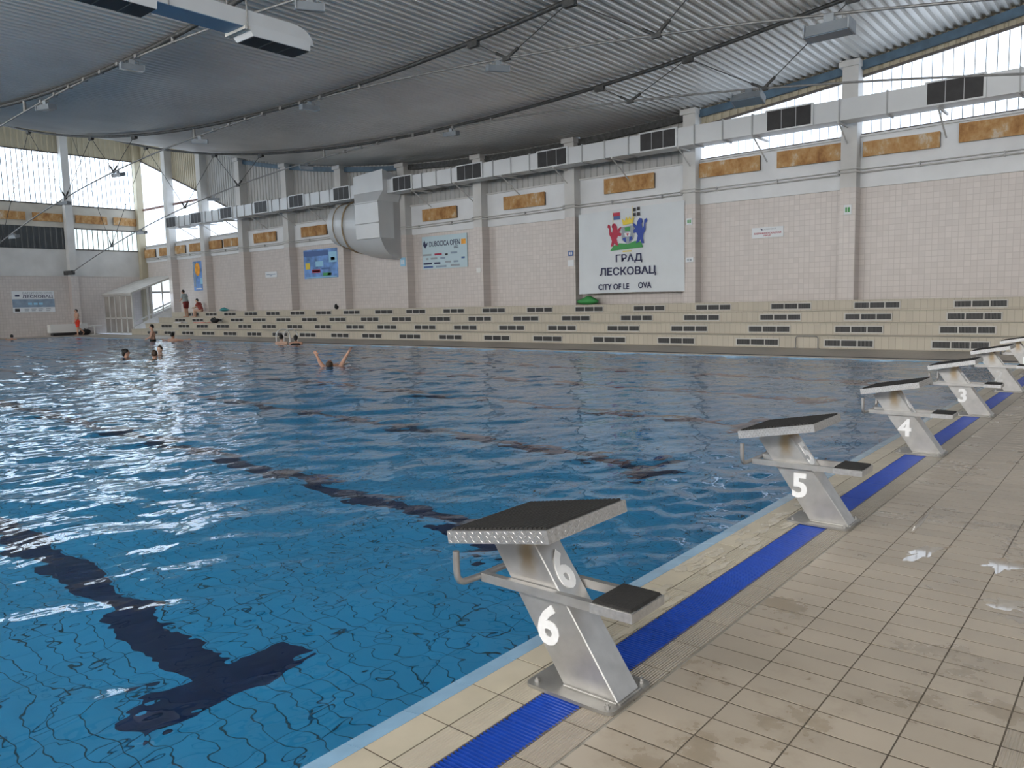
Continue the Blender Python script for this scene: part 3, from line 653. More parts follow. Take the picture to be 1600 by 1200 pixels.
nb = MB(); nb.hexa([(-24.45, 21.47, 4.1), (-22.98, 21.5, 4.1), (-22.98, 22.3, 4.1), (-24.45, 22.3, 4.1), (-24.45, 21.45, 5.6), (-22.98, 21.45, 5.6), (-22.98, 22.3, 5.6), (-24.45, 22.3, 5.6)])
nb.hexa([(-24.45, 21.45, 5.6), (-22.98, 21.45, 5.6), (-22.98, 22.6, 5.6), (-24.45, 22.6, 5.6), (-24.65, 21.6, 6.0), (-22.8, 21.6, 6.0), (-22.8, 22.6, 6.0), (-24.65, 22.6, 6.0)])
nb.hexa([(-24.65, 21.6, 6.0), (-22.8, 21.6, 6.0), (-22.8, 22.6, 6.0), (-24.65, 22.6, 6.0), (-24.65, 21.6, 6.72), (-22.8, 21.6, 6.84), (-22.8, 22.6, 6.6), (-24.65, 22.6, 6.6)])
nb.build('neck_box', 'duct', d)
for zz in (5.55, 4.72): MB().box(-24.47, -22.96, 21.43, 21.48, zz-.015, zz+.015).build('neck_seam', 'duct_seam', d)
# hanging duct near the viewer
h = thing('hanging_duct', 'white air duct with blue underside hung from the roof at the upper left', 'duct')
hb = MB().box(-9.57, -9.09, .6, 7.75, 5.62, 5.86).build('duct_body', 'duct', h)
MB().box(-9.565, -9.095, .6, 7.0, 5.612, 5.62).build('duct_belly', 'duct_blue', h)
arc = [(7.0, 5.60), (8.2, 5.60)]+[(7.82+.38*math.sin(a), 5.62+.245*math.cos(a)) for a in np.linspace(PI/2, 0, 8)]+[(7.0, 5.865)]
MB().prism(arc, 0, -9.58, -9.085).build('outlet_elbow', 'duct', h)
for y0, y1 in ((7.08, 8.12), (4.55, 5.58)):
    o = MB().hexa([(-9.54, y0, 5.5), (-9.07, y0, 5.5), (-9.07, y1, 5.5), (-9.54, y1, 5.5), (-9.60, y0-.10, 5.66), (-9.06, y0-.10, 5.66), (-9.06, y1+.01, 5.66), (-9.60, y1+.01, 5.66)]).build('outlet_box', 'duct', h)
    MB().box(-9.525, -9.085, y0+.015, y1-.015, 5.492, 5.502).build('vent_grille', 'vent', o)
    for q in (1/3, 2/3): yy = y0+(y1-y0)*q; MB().box(-9.53, -9.08, yy-.008, yy+.008, 5.488, 5.50).build('vent_bar', 'vent_bar', o)
MB().box(-9.62, -9.05, 6.93, 6.97, 5.57, 5.62).build('flange', 'frame_w', h); MB().box(-9.62, -9.05, 6.99, 7.02, 5.57, 5.62).build('flange', 'frame_w', h)
for yy in (6.98, 5.75, 4.4):
    for xx in (-9.60, -9.06): MB().tube([(xx, yy, 5.6), (xx, yy, roof_z(xx)-.02)], .012, 5).build('hanger_rod', 'cable_l', h)

# ================================================================== STARTING BLOCKS
def make_block():
    r = thing('starting_block', 'steel starting block', 'starting block', (0, 0, 0), 0, 'numbered starting blocks')
    # base plate with rounded corners
    pl = []
    for cx, cy, a0 in ((.488, .107, 0), (.185, .107, PI/2), (.185, -.107, PI), (.488, -.107, 1.5*PI)):
        for k in range(5): a = a0+PI/2*k/4; pl.append((cx+.03*math.cos(a), cy+.03*math.sin(a)))
    bp = MB().prism(pl, 2, .002, .014).build('base_plate', 'steel_d', r)
    for x, y in ((.19, -.105), (.487, -.11), (.487, .11), (.19, .105)):
        MB().tube([(x, y, .014), (x, y, .024)], .010, 6, True, False).tube([(x, y, .024), (x, y, .031)], .006, 6, True, False).build('bolt', 'steel', bp)
    # leaning post
    po = MB(); X = lambda z: (.279-.683*(z-.014), .503-.70*(z-.014)); sec = []
    for z, zz in ((.014, .014), (.50, .545)):
        a, b = X(z)[0], X(z)[1]; c = .004
        zl, zr = z, z
        if z > .3: zl, zr = z-.015, z+.04; a = X(zl)[0]; b = X(zr)[1]
        sec.append([(a, -.069+c, zl), (a+c, -.069, zl), (b-c, -.069, zr), (b, -.069+c, zr), (b, .069-c, zr), (b-c, .069, zr), (a+c, .069, zl), (a, .069-c, zl)])
    po.add(sec[0]+sec[1], [tuple(range(7, -1, -1)), tuple(range(8, 16))]+[(i, (i+1) % 8, (i+1) % 8+8, i+8) for i in range(8)])
    post = po.build('post', 'post', r)
    wl = MB(); wl.tube([(.283, -.073, .016), (.500, -.073, .016)], .006, 5).tube([(.507, -.069, .016), (.507, .069, .016)], .006, 5); wl.build('weld_seam', 'steel_d', post)
    # platform, tilted towards the pool
    tilt = math.atan2(.08, .452); T = Matrix.Translation((-.104, 0, .547)) @ Matrix.Rotation(-tilt, 4, 'Y')
    def TT(mb): mb.v = [tuple(T @ Vector(p)) for p in mb.v]; return mb
    L, W, H = .459, .24, .047
    pf = TT(MB().box(0, L, -W, W, -H, -.002)).build('platform', 'plate', r)
    tm = MB()
    for k in range(22):
        x0 = .014+k*.0198; tm.hexa([(x0, -W+.012, -.002), (x0+.0185, -W+.012, -.002), (x0+.0185, W-.012, -.002), (x0, W-.012, -.002), (x0+.004, -W+.014, .006), (x0+.0145, -W+.014, .006), (x0+.0145, W-.014, .006), (x0+.004, W-.014, .006)])
    TT(tm).build('tread_mat', 'mat', pf)
    dm = MB()
    def stud(c, u, w, ang, n):      # small raised bar on a face: centre c, in-face axes u,w, normal n
        a = math.cos(ang)*u+math.sin(ang)*w; b_ = -math.sin(ang)*u+math.cos(ang)*w; A, Bb, hN = .0085, .0022, .0016
        q = [c-a*A, c-b_*Bb, c+a*A, c+b_*Bb]; dm.add([p for p in q]+[c+n*hN], [(0, 1, 4), (1, 2, 4), (2, 3, 4), (3, 0, 4)])
    ex, ey, ez = Vector((1, 0, 0)), Vector((0, 1, 0)), Vector((0, 0, 1))
    for k in range(24):
        for j in range(3):
            x = .012+k*.019+(.0095 if j % 2 else 0); z = -.010-.0145*j
            if x < L-.01: stud(Vector((x, -W-.0002, z)), ex, ez, .78 if (k+j) % 2 else -.78, -ey); stud(Vector((x, W+.0002, z)), ex, ez, .78 if (k+j) % 2 else -.78, ey)
    for k in range(25):
        for j in range(3):
            y = -W+.012+k*.019+(.0095 if j % 2 else 0); z = -.010-.0145*j
            if y < W-.008: stud(Vector((L+.0002, y, z)), ey, ez, .78 if (k+j) % 2 else -.78, ex); stud(Vector((-.0002, y, z)), ey, ez, .78 if (k+j) % 2 else -.78, -ex)
    tag(TT(dm).build('checker_ridges', 'steel', pf), kind='stuff')
    # side rails, foot step, hand grip
    for s in (-1, 1):
        y0, y1 = (s*.074, s*.100) if s > 0 else (s*.100, s*.074); MB().box(-.07, .574, y0, y1, .324, .356).build('side_rail', 'steel', r)
    fs_ = MB().box(.415, .578, -.101, .112, .322, .354).build('foot_step', 'plate', r)
    fm = MB(); nx, ny = 9, 12
    fm.hexa([(.418, -.095, .354), (.572, -.095, .354), (.572, .106, .354), (.418, .106, .354), (.425, -.088, .366), (.566, -.09, .364), (.566, .10, .364), (.425, .098, .366)]); fm.build('step_mat', 'mat', fs_)
    gp = [(-.085, -.215, .468), (-.085, -.215, .40), (-.085, -.212, .372), (-.085, -.200, .352), (-.085, -.180, .343), (-.082, -.10, .340), (-.082, .10, .340), (-.085, .180, .343), (-.085, .200, .352), (-.085, .212, .372), (-.085, .215, .40), (-.085, .215, .468)]
    MB().tube(gp, .0125, 10).build('hand_grip', 'steel', r)
    return r
blk = make_block(); BLOCKS = [blk]+[copy_tree(blk) for _ in range(5)]
WORDS = {1: 'one', 2: 'two', 3: 'three', 4: 'four', 5: 'five', 6: 'six'}
ang_face = math.atan2(.70, 1.0)    # lean of the rear face from vertical
for k in range(6):
    b = BLOCKS[k]
    num = 6-k; b.location = (0, LANES[k], 0)
    b['label'] = 'steel starting block with the white numeral %s on its leaning post' % WORDS[num]
    # side numeral faces -y, rear numeral lies on the sloping rear face
    put_text('side_numeral', str(num), .150, 'number' if num != 2 else 'number_old', b, (.217, -.0695, .219), (PI/2, 0, 0), None, .007, .03)
    z = .405; xf = .503-.70*(z-.014)
    o = put_text('rear_numeral', str(num), .150, 'number', b, (xf+.002, 0, z), (0, 0, 0), .082 if num != 1 else None, .007, .03)
    n = Vector((1, 0, .70)).normalized(); up = Vector((-.70, 0, 1)).normalized(); rt_ = Vector((0, 1, 0))
    mm = Matrix.Identity(3)
    for i in range(3): mm[i][0] = rt_[i]; mm[i][1] = up[i]; mm[i][2] = n[i]
    o.rotation_euler = mm.to_euler()

# ================================================================== BANNERS AND SIGNS
def flat(name, m, parent, poly, y, t=.004): return MB().prism([(p[0], p[1]) for p in poly], 1, y-t, y).build(name, m, parent)
def rect(x0, x1, z0, z1): return [(x0, z0), (x1, z0), (x1, z1), (x0, z1)]
t = thing('city_banner', 'large white cloth banner with a coat of arms and dark lettering on the long wall', 'banner', (-11.85, 22.635, 1.55))
# cloth: gently wavy sheet
mb = MB(); nx, nz = 40, 12
for j in range(nz+1):
    for i in range(nx+1):
        u, v = i/nx, j/nz; x = -2.03+4.06*u; z = .0+.10*0+v*(2.74+.10*u); mb.v.append((x, .02+.018*math.sin(9*u+2*v)*(1-.3*v), z+.02*math.sin(3.1*u)*(1-v)))
for j in range(nz):
    for i in range(nx): a = j*(nx+1)+i; mb.f.append((a, a+1, a+nx+2, a+nx+1)); mb.sm.append(True)
mb.build('cloth', 'banner', t)
Yb = -.012
put_text('lettering', 'ГРАД', .30, 'ink', t, (.0, Yb, 1.14), RX, 1.02, .004, .022)
put_text('lettering', 'ЛЕСКОВАЦ', .32, 'ink', t, (-.07, Yb, .71), RX, 2.18, .004, .022)
put_text('lettering', 'CITY OF LE', .20, 'ink', t, (-.60, Yb, .22), RX, 1.22, .004, .022)
put_text('lettering', 'OVA', .20, 'ink', t, (.60, Yb, .24), RX, .50, .004, .022)
flat('crest_mound', 'green', t, [(-.72, 1.42), (.55, 1.48), (.47, 1.66), (.25, 1.70), (0, 1.62), (-.35, 1.66), (-.6, 1.58)], Yb)
lion = [(-.05, 0), (.10, .02), (.13, .16), (.24, .06), (.38, .02), (.34, .14), (.28, .30), (.36, .42), (.50, .40), (.56, .50), (.42, .56), (.50, .68), (.56, .78), (.42, .74), (.33, .66), (.30, .82), (.20, .94), (.06, .92), (.02, .80), (.08, .72), (.04, .56), (-.04, .62), (-.06, .86), (-.18, .92), (-.22, .80), (-.12, .74), (-.12, .50), (-.02, .36), (.02, .22)]
flat('crest_lion', 'red', t, [(-.66+p[0]*.72, 1.56+p[1]*.82) for p in lion], Yb-.002)
flat('crest_lion', 'blue', t, [(.56-p[0]*.72, 1.60+p[1]*.88) for p in lion], Yb-.002)
flat('crest_shield', 'grey', t, [(-.27, 2.18), (.20, 2.22), (.19, 1.78), (-.03, 1.60), (-.25, 1.76)], Yb-.003)
flat('crest_charge', 'blue', t, [(-.22, 1.82), (-.10, 1.84), (-.08, 1.66), (-.2, 1.74)], Yb-.005); flat('crest_charge', 'blue', t, [(.04, 1.84), (.15, 1.86), (.15, 1.76), (.03, 1.68)], Yb-.005)
flat('crest_charge', 'sign_w', t, [(-.16, 1.98), (.09, 2.0), (.06, 1.86), (-.12, 1.86)], Yb-.005); flat('crest_charge', 'red', t, [(-.08, 1.96), (.02, 1.97), (-.02, 1.86)], Yb-.007)
flat('crest_charge', 'green', t, [(-.14, 2.16), (.08, 2.18), (.06, 2.04), (-.12, 2.04)], Yb-.005)
flat('crest_crown', 'yellow', t, [(-.20, 2.24), (.17, 2.28), (.23, 2.50), (.10, 2.40), (.06, 2.52), (-.01, 2.40), (-.07, 2.52), (-.13, 2.38), (-.25, 2.46)], Yb-.005)
flat('crest_flag', 'red', t, rect(-.59, -.32, 2.56, 2.68), Yb-.002); flat('crest_flag', 'navy', t, rect(-.57, -.32, 2.44, 2.56), Yb-.002); flat('crest_staff', 'yellow', t, rect(-.60, -.585, 2.1, 2.7), Yb-.002); flat('crest_staff', 'yellow', t, rect(.15, .165, 2.2, 2.84), Yb-.002)
for q in ((.18, 2.66), (.33, 2.68), (.18, 2.50), (.33, 2.51)): flat('crest_flag', 'black', t, rect(q[0], q[0]+.11, q[1], q[1]+.11), Yb-.002)
flat('crest_motto', 'yellow', t, rect(-.22, .12, 1.36, 1.40), Yb-.002)
def board(name, label, cat, x0, x1, z0, z1, y, m):
    t = thing(name, label, cat, ((x0+x1)/2, y, z0)); MB().box(-(x1-x0)/2, (x1-x0)/2, 0, .02, 0, z1-z0).build('sheet', m, t); return t
t = board('sponsor_banner', 'pale blue tournament banner with sponsor names on the long wall', 'banner', -22.13, -19.56, 2.78, 4.12, 23.06, 'sky')
put_text('lettering', 'DUBOCICA OPEN', .22, 'ink', t, (.02, -.003, 1.02), RX, 1.75, .003, .015); put_text('lettering', '2022', .10, 'ink', t, (.68, -.003, .83), RX, None, .003, .02)
flat('swoosh', 'ink', t, [(-1.22, .98), (-1.10, .86), (-.98, .98), (-.95, 1.12), (-1.06, 1.02), (-1.12, 1.18), (-1.2, 1.10)], -.001)
flat('picture', 'orange', t, rect(.97, 1.22, .92, 1.12), -.001)
for k, (x, z, w, c) in enumerate([(-1.0, .58, .5, 'grey'), (-.35, .58, .42, 'red'), (.12, .55, .16, 'black'), (.55, .6, .36, 'slate'), (-1.0, .42, .14, 'grey'), (-.6, .42, .38, 'grey'), (-.1, .42, .26, 'slate'), (1.05, .38, .18, 'navy'), (-.98, .22, .5, 'ink'), (-.42, .22, .36, 'ink'), (.2, .25, .3, 'grey'), (.65, .25, .26, 'slate'), (-.95, .08, .55, 'navy'), (-.2, .08, .6, 'slate'), (.6, .1, .5, 'grey')]):
    flat('sponsor_mark', c, t, rect(x-w/2, x+w/2, z-.035, z+.04), -.001)
t = board('swim_banner', 'deep blue banner crowded with small logos, left of the great duct elbow', 'banner', -30.45, -27.78, 2.68, 4.05, 23.06, 'mid_blue')
for (x0, x1, z0, z1, c) in [(-1.3, .6, 1.05, 1.3, 'navy'), (.65, 1.25, .72, 1.2, 'cyan'), (.8, 1.1, .8, .95, 'slate'), (-1.2, -.85, .45, .75, 'yellow'), (-.7, -.05, .26, .42, 'red'), (-.66, -.1, .31, .37, 'sign_w'), (.05, .7, .40, .48, 'navy'), (.15, .75, .10, .24, 'green'), (.5, .8, .12, .22, 'black'), (-1.2, 1.2, .02, .07, 'cyan'), (-.4, .2, .55, .8, 'cyan')]: flat('logo', c, t, rect(x0, x1, z0, z1), -.002)
t = board('sun_banner', 'narrow blue banner with an orange ball at the far end of the long wall', 'banner', -41.1, -40.0, 2.4, 4.05, 23.06, 'mid_blue')
flat('ball', 'orange', t, [(-.05+.28*math.cos(a), 1.2+.38*math.sin(a)) for a in np.linspace(0, 2*PI, 20)[:-1]], -.002); flat('logo', 'cyan', t, rect(.2, .5, .35, .7), -.002); flat('logo', 'sign_w', t, rect(-.3, .3, .06, .13), -.002); flat('logo', 'slate', t, rect(-.5, -.3, .2, 1.6), -.002)
t = board('warning_sign', 'small white sign with red lettering on the tiles right of the city banner', 'sign', -7.79, -6.83, 3.08, 3.39, 23.07, 'sign_w')
put_text('lettering', 'ЗАБРАЊЕНО СКАКАЊЕ', .055, 'red', t, (0, -.003, .135), RX, .84, .003, .02); put_text('lettering', 'У ВОДУ', .055, 'red', t, (0, -.003, .06), RX, .24, .003, .02); put_text('lettering', 'DUBOCICA', .04, 'grey', t, (.06, -.003, .25), RX, .4, .003, .0)
flat('swoosh', 'ink', t, [(-.22, .27), (-.17, .22), (-.14, .24), (-.20, .285)], -.002)
t = board('notice_sign', 'small white notice on the tiles of the far bays left of the blue banner', 'sign', -33.83, -32.8, 2.87, 3.16, 23.07, 'sign_w'); flat('lettering', 'slate', t, rect(-.4, .4, .13, .17), -.002); flat('lettering', 'slate', t, rect(-.1, .1, .06, .1), -.002)
for nm, lb, x0, x1, z0, z1, m, ink in (('blue_plate', 'small blue plate on the column left of the city banner', -14.33, -14.12, 2.9, 3.08, 'navy', 'sign_w'), ('paper_sheet', 'white paper sheet under the blue plate on the column', -14.35, -14.10, 2.54, 2.76, 'sign_w', None), ('exit_plate', 'green and white exit plate on the column right of the city banner', -9.76, -9.56, 3.62, 3.82, 'sign_w', 'green'), ('paper_sheet', 'white paper low on the column right of the city banner', -9.78, -9.52, 2.46, 2.60, 'sign_w', 'grey'), ('exit_plate', 'green and white exit plate on the rightmost visible column', -5.0, -4.8, 3.52, 3.78, 'sign_w', 'green'), ('blue_plate', 'light blue plate on the column by the great duct elbow', -23.06, -22.76, 2.94, 3.30, 'cyan', 'sign_w'), ('white_box', 'little white box low on a column beside the tournament banner', -18.72, -18.5, 2.5, 2.68, 'plastic_w', None)):
    t = board(nm, lb, 'sign', x0, x1, z0, z1, 22.65, m)
    if ink:
        w = x1-x0; hh = z1-z0; flat('pictogram', ink, t, rect(-w*.3, -w*.05, hh*.25, hh*.75), -.002); flat('pictogram', ink, t, rect(w*.05, w*.3, hh*.25, hh*.75), -.002)
# club sign on the end wall
t = thing('club_sign', 'wide club sign with dark letters and a blue stripe on the far end wall', 'sign', (X_END+.01, 16.66, 1.37))
def flatx(name, m, parent, y0, y1, z0, z1, x): return MB().box(x, x+.004, y0, y1, z0, z1).build(name, m, parent)
MB().box(0, .03, -1.07, 1.07, 0, 1.19).build('sheet', 'sign_w', t); flatx('stripe', 'slate', t, -1.07, 1.07, .28, .74, .03)
put_text('lettering', 'ВАТЕРПОЛО КЛУБ', .13, 'grey', t, (.034, .22, 1.08), REND, 1.5, .003, .0); put_text('lettering', 'ЛЕСКОВАЦ', .21, 'ink', t, (.034, .22, .87), REND, 1.55, .003, .02)
flatx('emblem', 'ink', t, -.92, -.70, .88, .98, .031); flatx('emblem', 'black', t, -.98, -.74, .06, .22, .031)
for y in (-.5, -.15, .2, .6): flatx('sponsor_mark', 'grey', t, y, y+.24, .16, .20, .031); flatx('sponsor_mark', 'grey', t, y, y+.2, .07, .11, .031)
for y in (-.3, -.02, .25): flatx('sponsor_mark', 'cyan', t, y, y+.2, .42, .54, .035)

# ================================================================== ENTRANCE VESTIBULE in the corner
v = thing('entrance_vestibule', 'glazed entrance porch with a sloping roof in the far corner', 'porch')
VX0, VX1, VY = -46.95, -43.25, 20.45
MB().prism([(VY-.1, 2.27), (Y_WALL-.02, 3.26), (Y_WALL-.02, 3.38), (VY-.1, 2.36)], 0, VX0, VX1+.05).build('roof_slab', 'concrete', v)
for k in range(5):
    a = VX0+.05+(VX1-VX0-.1)*k/5; b_ = VX0+.05+(VX1-VX0-.1)*(k+1)/5
    dr = MB().box(a, a+.07, VY-.03, VY+.03, 0, 2.27).box(b_-.05, b_, VY-.03, VY+.03, 0, 2.27).box(a, b_, VY-.03, VY+.03, .86, .96).box(a, b_, VY-.03, VY+.03, 0, .08).box(a, b_, VY-.03, VY+.03, 2.18, 2.27).build('door_frame', 'frame_w' if k > 2 else 'concrete', v)
    MB().box(a+.07, b_-.05, VY-.01, VY+.01, .96, 2.18).build('pane', 'glass', dr); MB().box(a+.07, b_-.05, VY-.01, VY+.01, .08, .86).build('pane', 'glass', dr)
MB().prism([(VY, 0), (Y_WALL-.05, 0), (Y_WALL-.05, 1.58), (VY, .42)], 0, VX1-.06, VX1+.06).build('stair_parapet', 'concrete', v)
MB().prism([(VY, .62), (Y_WALL-.05, 1.72), (Y_WALL-.05, 1.80), (VY, .70)], 0, VX1-.04, VX1+.04).build('hand_rail', 'frame_w', v)
for y0, y1, z00, z01 in ((21.62, 22.16, 1.38, 1.60), (22.24, 22.68, 1.64, 1.82)):
    f = lambda y: 2.33+(y-VY)*.37
    MB().prism([(y0, z00), (y1, z01), (y1, 2.30), (y0, 2.30)], 0, VX1-.02, VX1+.02).build('side_pane', 'win_side', v)
    MB().prism([(y0, 2.42), (y1, 2.42), (y1, f(y1)-.02), (y0, f(y0)-.02)], 0, VX1-.02, VX1+.02).build('side_pane', 'win_low', v)
    MB().prism([(y0, z00-.28), (y1, z01-.28), (y1, z01-.10), (y0, z00-.10)], 0, VX1-.02, VX1+.02).build('side_pane', 'win_low', v)
for y in (VY+.0, 21.35, 21.56, 22.20, 22.72): MB().box(VX1-.05, VX1+.05, y-.04, y+.04, .4+(y-VY)*.42, 2.3+(y-VY)*.36).build('side_post', 'frame_w', v)
MB().box(VX0, VX1, Y_WALL-.06, Y_WALL-.03, .0, 3.2).build('back_wall', 'wall_tile', v); MB().box(VX1-1.6, VX1-.9, 22.0, 22.03, .6, 1.7).build('notice_board', 'coping', v)

# ================================================================== POOLSIDE THINGS
def ladder(x, label):
    t = thing('pool_ladder', label, 'ladder', (x, 17.15, 0))
    for dx in (-.25, .25):
        pts_ = [(dx, -.12, -1.1), (dx, -.12, .28)]+[(dx, -.12+.3*(1-math.cos(a)), .28+.22*math.sin(a)) for a in np.linspace(.3, PI, 9)]+[(dx, .48, 0)]
        MB().tube(pts_, .024, 8).build('hand_rail', 'plastic_w' if x < -10 else 'steel', t)
    for z in (-.25, -.55, -.85): MB().box(-.25, .25, -.17, -.07, z-.015, z+.015).build('rung', 'steel', t)
ladder(-23.75, 'steel pool ladder with two looped handrails beside the pair of bathers')
t = thing('grab_rail', 'low thin rail loop standing at the foot of the bleachers near the starting blocks', 'rail', (-5.0, 19.88, 0)); MB().tube([(-.28, 0, 0), (-.28, 0, .26), (-.24, 0, .31), (.24, 0, .31), (.28, 0, .26), (.28, 0, 0)], .014, 7).build('loop', 'cable_l', t); MB().box(-.32, -.24, -.03, .03, 0, .01).box(.24, .32, -.03, .03, 0, .01).build('foot_flange', 'cable_l', t)
t = thing('white_bench', 'low white panelled bench against the far end wall', 'bench', (X_END+.6, 18.1, 0))
MB().box(-.2, .25, -1.0, 1.0, .18, .66).build('front_panel', 'plastic_w', t); MB().box(-.2, .2, -.85, .95, .0, .18).build('plinth', 'vent', t)
t = thing('white_table', 'small white table standing at the end of the white bench', 'table', (X_END+1.6, 19.15, 0)); MB().box(-.25, .25, -.32, .32, .50, .54).build('table_top', 'plastic_w', t); MB().tube([(0, 0, .03), (0, 0, .5)], .03, 8).build('table_leg', 'plastic_w', t); MB().box(-.2, .2, -.2, .2, 0, .03).build('table_foot', 'plastic_w', t)
def lump(name, label, cat, loc, size, m, seed):
    rr = np.random.RandomState(seed); mb = MB().ball((0, 0, size[2]*.5), (size[0]/2, size[1]/2, size[2]*.5), 14, 9)
    mb.v = [(p[0]*(1+.12*math.sin(5*p[1]/size[1]*3+seed)), p[1]*(1+.1*math.cos(6*p[0]/size[0]*2)), max(0, p[2]*(1+.18*math.sin(7*p[0]/size[0]+3*p[1]/size[1]+seed)))) for p in mb.v]
    t = thing(name, label, cat, loc); mb.build('bundle', m, t)
    MB().tube([(-size[0]*.3, 0, size[2]*.7), (-.0, 0, size[2]*1.12), (size[0]*.3, 0, size[2]*.7)], .02, 6).build('strap', m, t)
lump('green_bag', 'crumpled dark green bag lying on the top step under the city banner', 'bag', (-13.6, 22.75, 1.18), (.85, .4, .26), 'green', 1)
lump('teal_bag', 'flat teal bag on the top bleacher step near the far columns', 'bag', (-37.2, 22.6, 1.18), (.8, .4, .18), 'teal', 2)
lump('black_bag', 'small black bag on the top step below the great duct elbow', 'bag', (-27.6, 22.7, 1.18), (.22, .2, .22), 'black_cloth', 3)
lump('black_bag', 'black bag dropped on a middle bleacher step beside the pink towel', 'bag', (-35.6, 21.1, .605), (.55, .4, .26), 'black_cloth', 4)
lump('dark_bag', 'dark bag lying on the far deck between bench and table', 'bag', (X_END+1.3, 18.75, 0), (.4, .6, .34), 'black_cloth', 5)
def towel(label, loc, size, m, seed):
    mb = MB(); n_ = 10
    for i in range(n_+1):
        for j in range(n_+1): u, w = i/n_, j/n_; mb.v.append((size[0]*(u-.5), size[1]*(w-.5), .03+.035*math.sin(9*u+seed)*math.cos(7*w+seed)))
    for i in range(n_):
        for j in range(n_): a = i*(n_+1)+j; mb.f.append((a, a+n_+1, a+n_+2, a+1)); mb.sm.append(True)
    t = thing('towel', label, 'towel', loc); mb.build('cloth', m, t); MB().box(-size[0]*.5, size[0]*.5, -size[1]*.5-.005, -size[1]*.5+.02, -.10, .05).build('hanging_edge', m, t)
towel('pink towel spread over a middle bleacher step', (-36.6, 20.98, .607), (1.2, .4), 'towel', 0); towel('white towel spread over a middle bleacher step', (-38.9, 20.98, .607), (.8, .4), 'towel_w', 2)

# puddles and wet film on the deck
def puddle(cx, cy, rx, ry, seed, label, rot=0):
    rr = np.random.RandomState(seed); ph = rr.uniform(0, 6.28, 6); n_ = 90; top, bot = [], []
    for k in range(n_):
        a = 2*PI*k/n_; r = 1+.25*math.sin(2*a+ph[0])+.22*math.sin(3*a+ph[1])+.18*math.sin(5*a+ph[2])+.15*math.sin(9*a+ph[3])+.10*math.sin(13*a+ph[4])
        x, y = rx*r*math.cos(a), ry*r*math.sin(a); c, s = math.cos(rot), math.sin(rot); top.append((x*c-y*s, x*s+y*c, .0010)); bot.append((x*c-y*s, x*s+y*c, .0002))
    mb = MB(); mb.add(bot+top, [tuple(range(n_, 2*n_))]+[(k, (k+1) % n_, (k+1) % n_+n_, k+n_) for k in range(n_)])
    o = mb.build('puddle', 'puddle'); o.location = (cx, cy, 0); tag(o, label, 'puddle', None)
puddle(.94, 4.40, .05, .15, 3, 'bright narrow puddle on the deck tiles beside block five', -.35)
puddle(1.30, 4.42, .06, .13, 5, 'rounded puddle on the deck near the right edge of the picture', -.3)
puddle(1.38, 3.86, .09, .06, 8, 'wide shallow puddle at the right edge below the rounded one', .1)
puddle(.80, 5.0, .012, .3, 12, 'thin streak of water in a tile joint behind block five', .05)

# ================================================================== PEOPLE
def solid(mb, name, m, parent, vox, smooth=4):
    me = mb.mesh('tmp', m); o = bpy.data.objects.new('tmp', me); COL.objects.link(o)
    r = o.modifiers.new('r', 'REMESH'); r.mode = 'VOXEL'; r.voxel_size = vox; r.use_smooth_shade = True
    sm = o.modifiers.new('s', 'SMOOTH'); sm.iterations = smooth; sm.factor = .5
    dg = bpy.context.evaluated_depsgraph_get(); me2 = bpy.data.meshes.new_from_object(o.evaluated_get(dg)); bpy.data.objects.remove(o)
    me2.name = name; me2.materials.clear(); me2.materials.append(M[m]); me2.polygons.foreach_set('use_smooth', [True]*len(me2.polygons)); return link(name, me2, parent)
def cap(mb, p, q, r1, r2):
    mb.ball(p, r1, 10, 7); mb.ball(q, r2, 10, 7); mb.tube([p, q], [r1, r2], 10); return mb
STAND = dict(pel=(0, 0, .53), chest=(0, 0, .74), neck=(0, 0, .845), head=(.012, 0, .925),
    shL=(0, .115, .80), elL=(-.01, .15, .63), wrL=(.03, .155, .48), shR=(0, -.115, .80), elR=(-.01, -.15, .63), wrR=(.03, -.155, .48),
    hiL=(0, .055, .51), knL=(.01, .06, .28), anL=(-.01, .06, .045), hiR=(0, -.055, .51), knR=(.01, -.06, .28), anR=(-.01, -.06, .045))
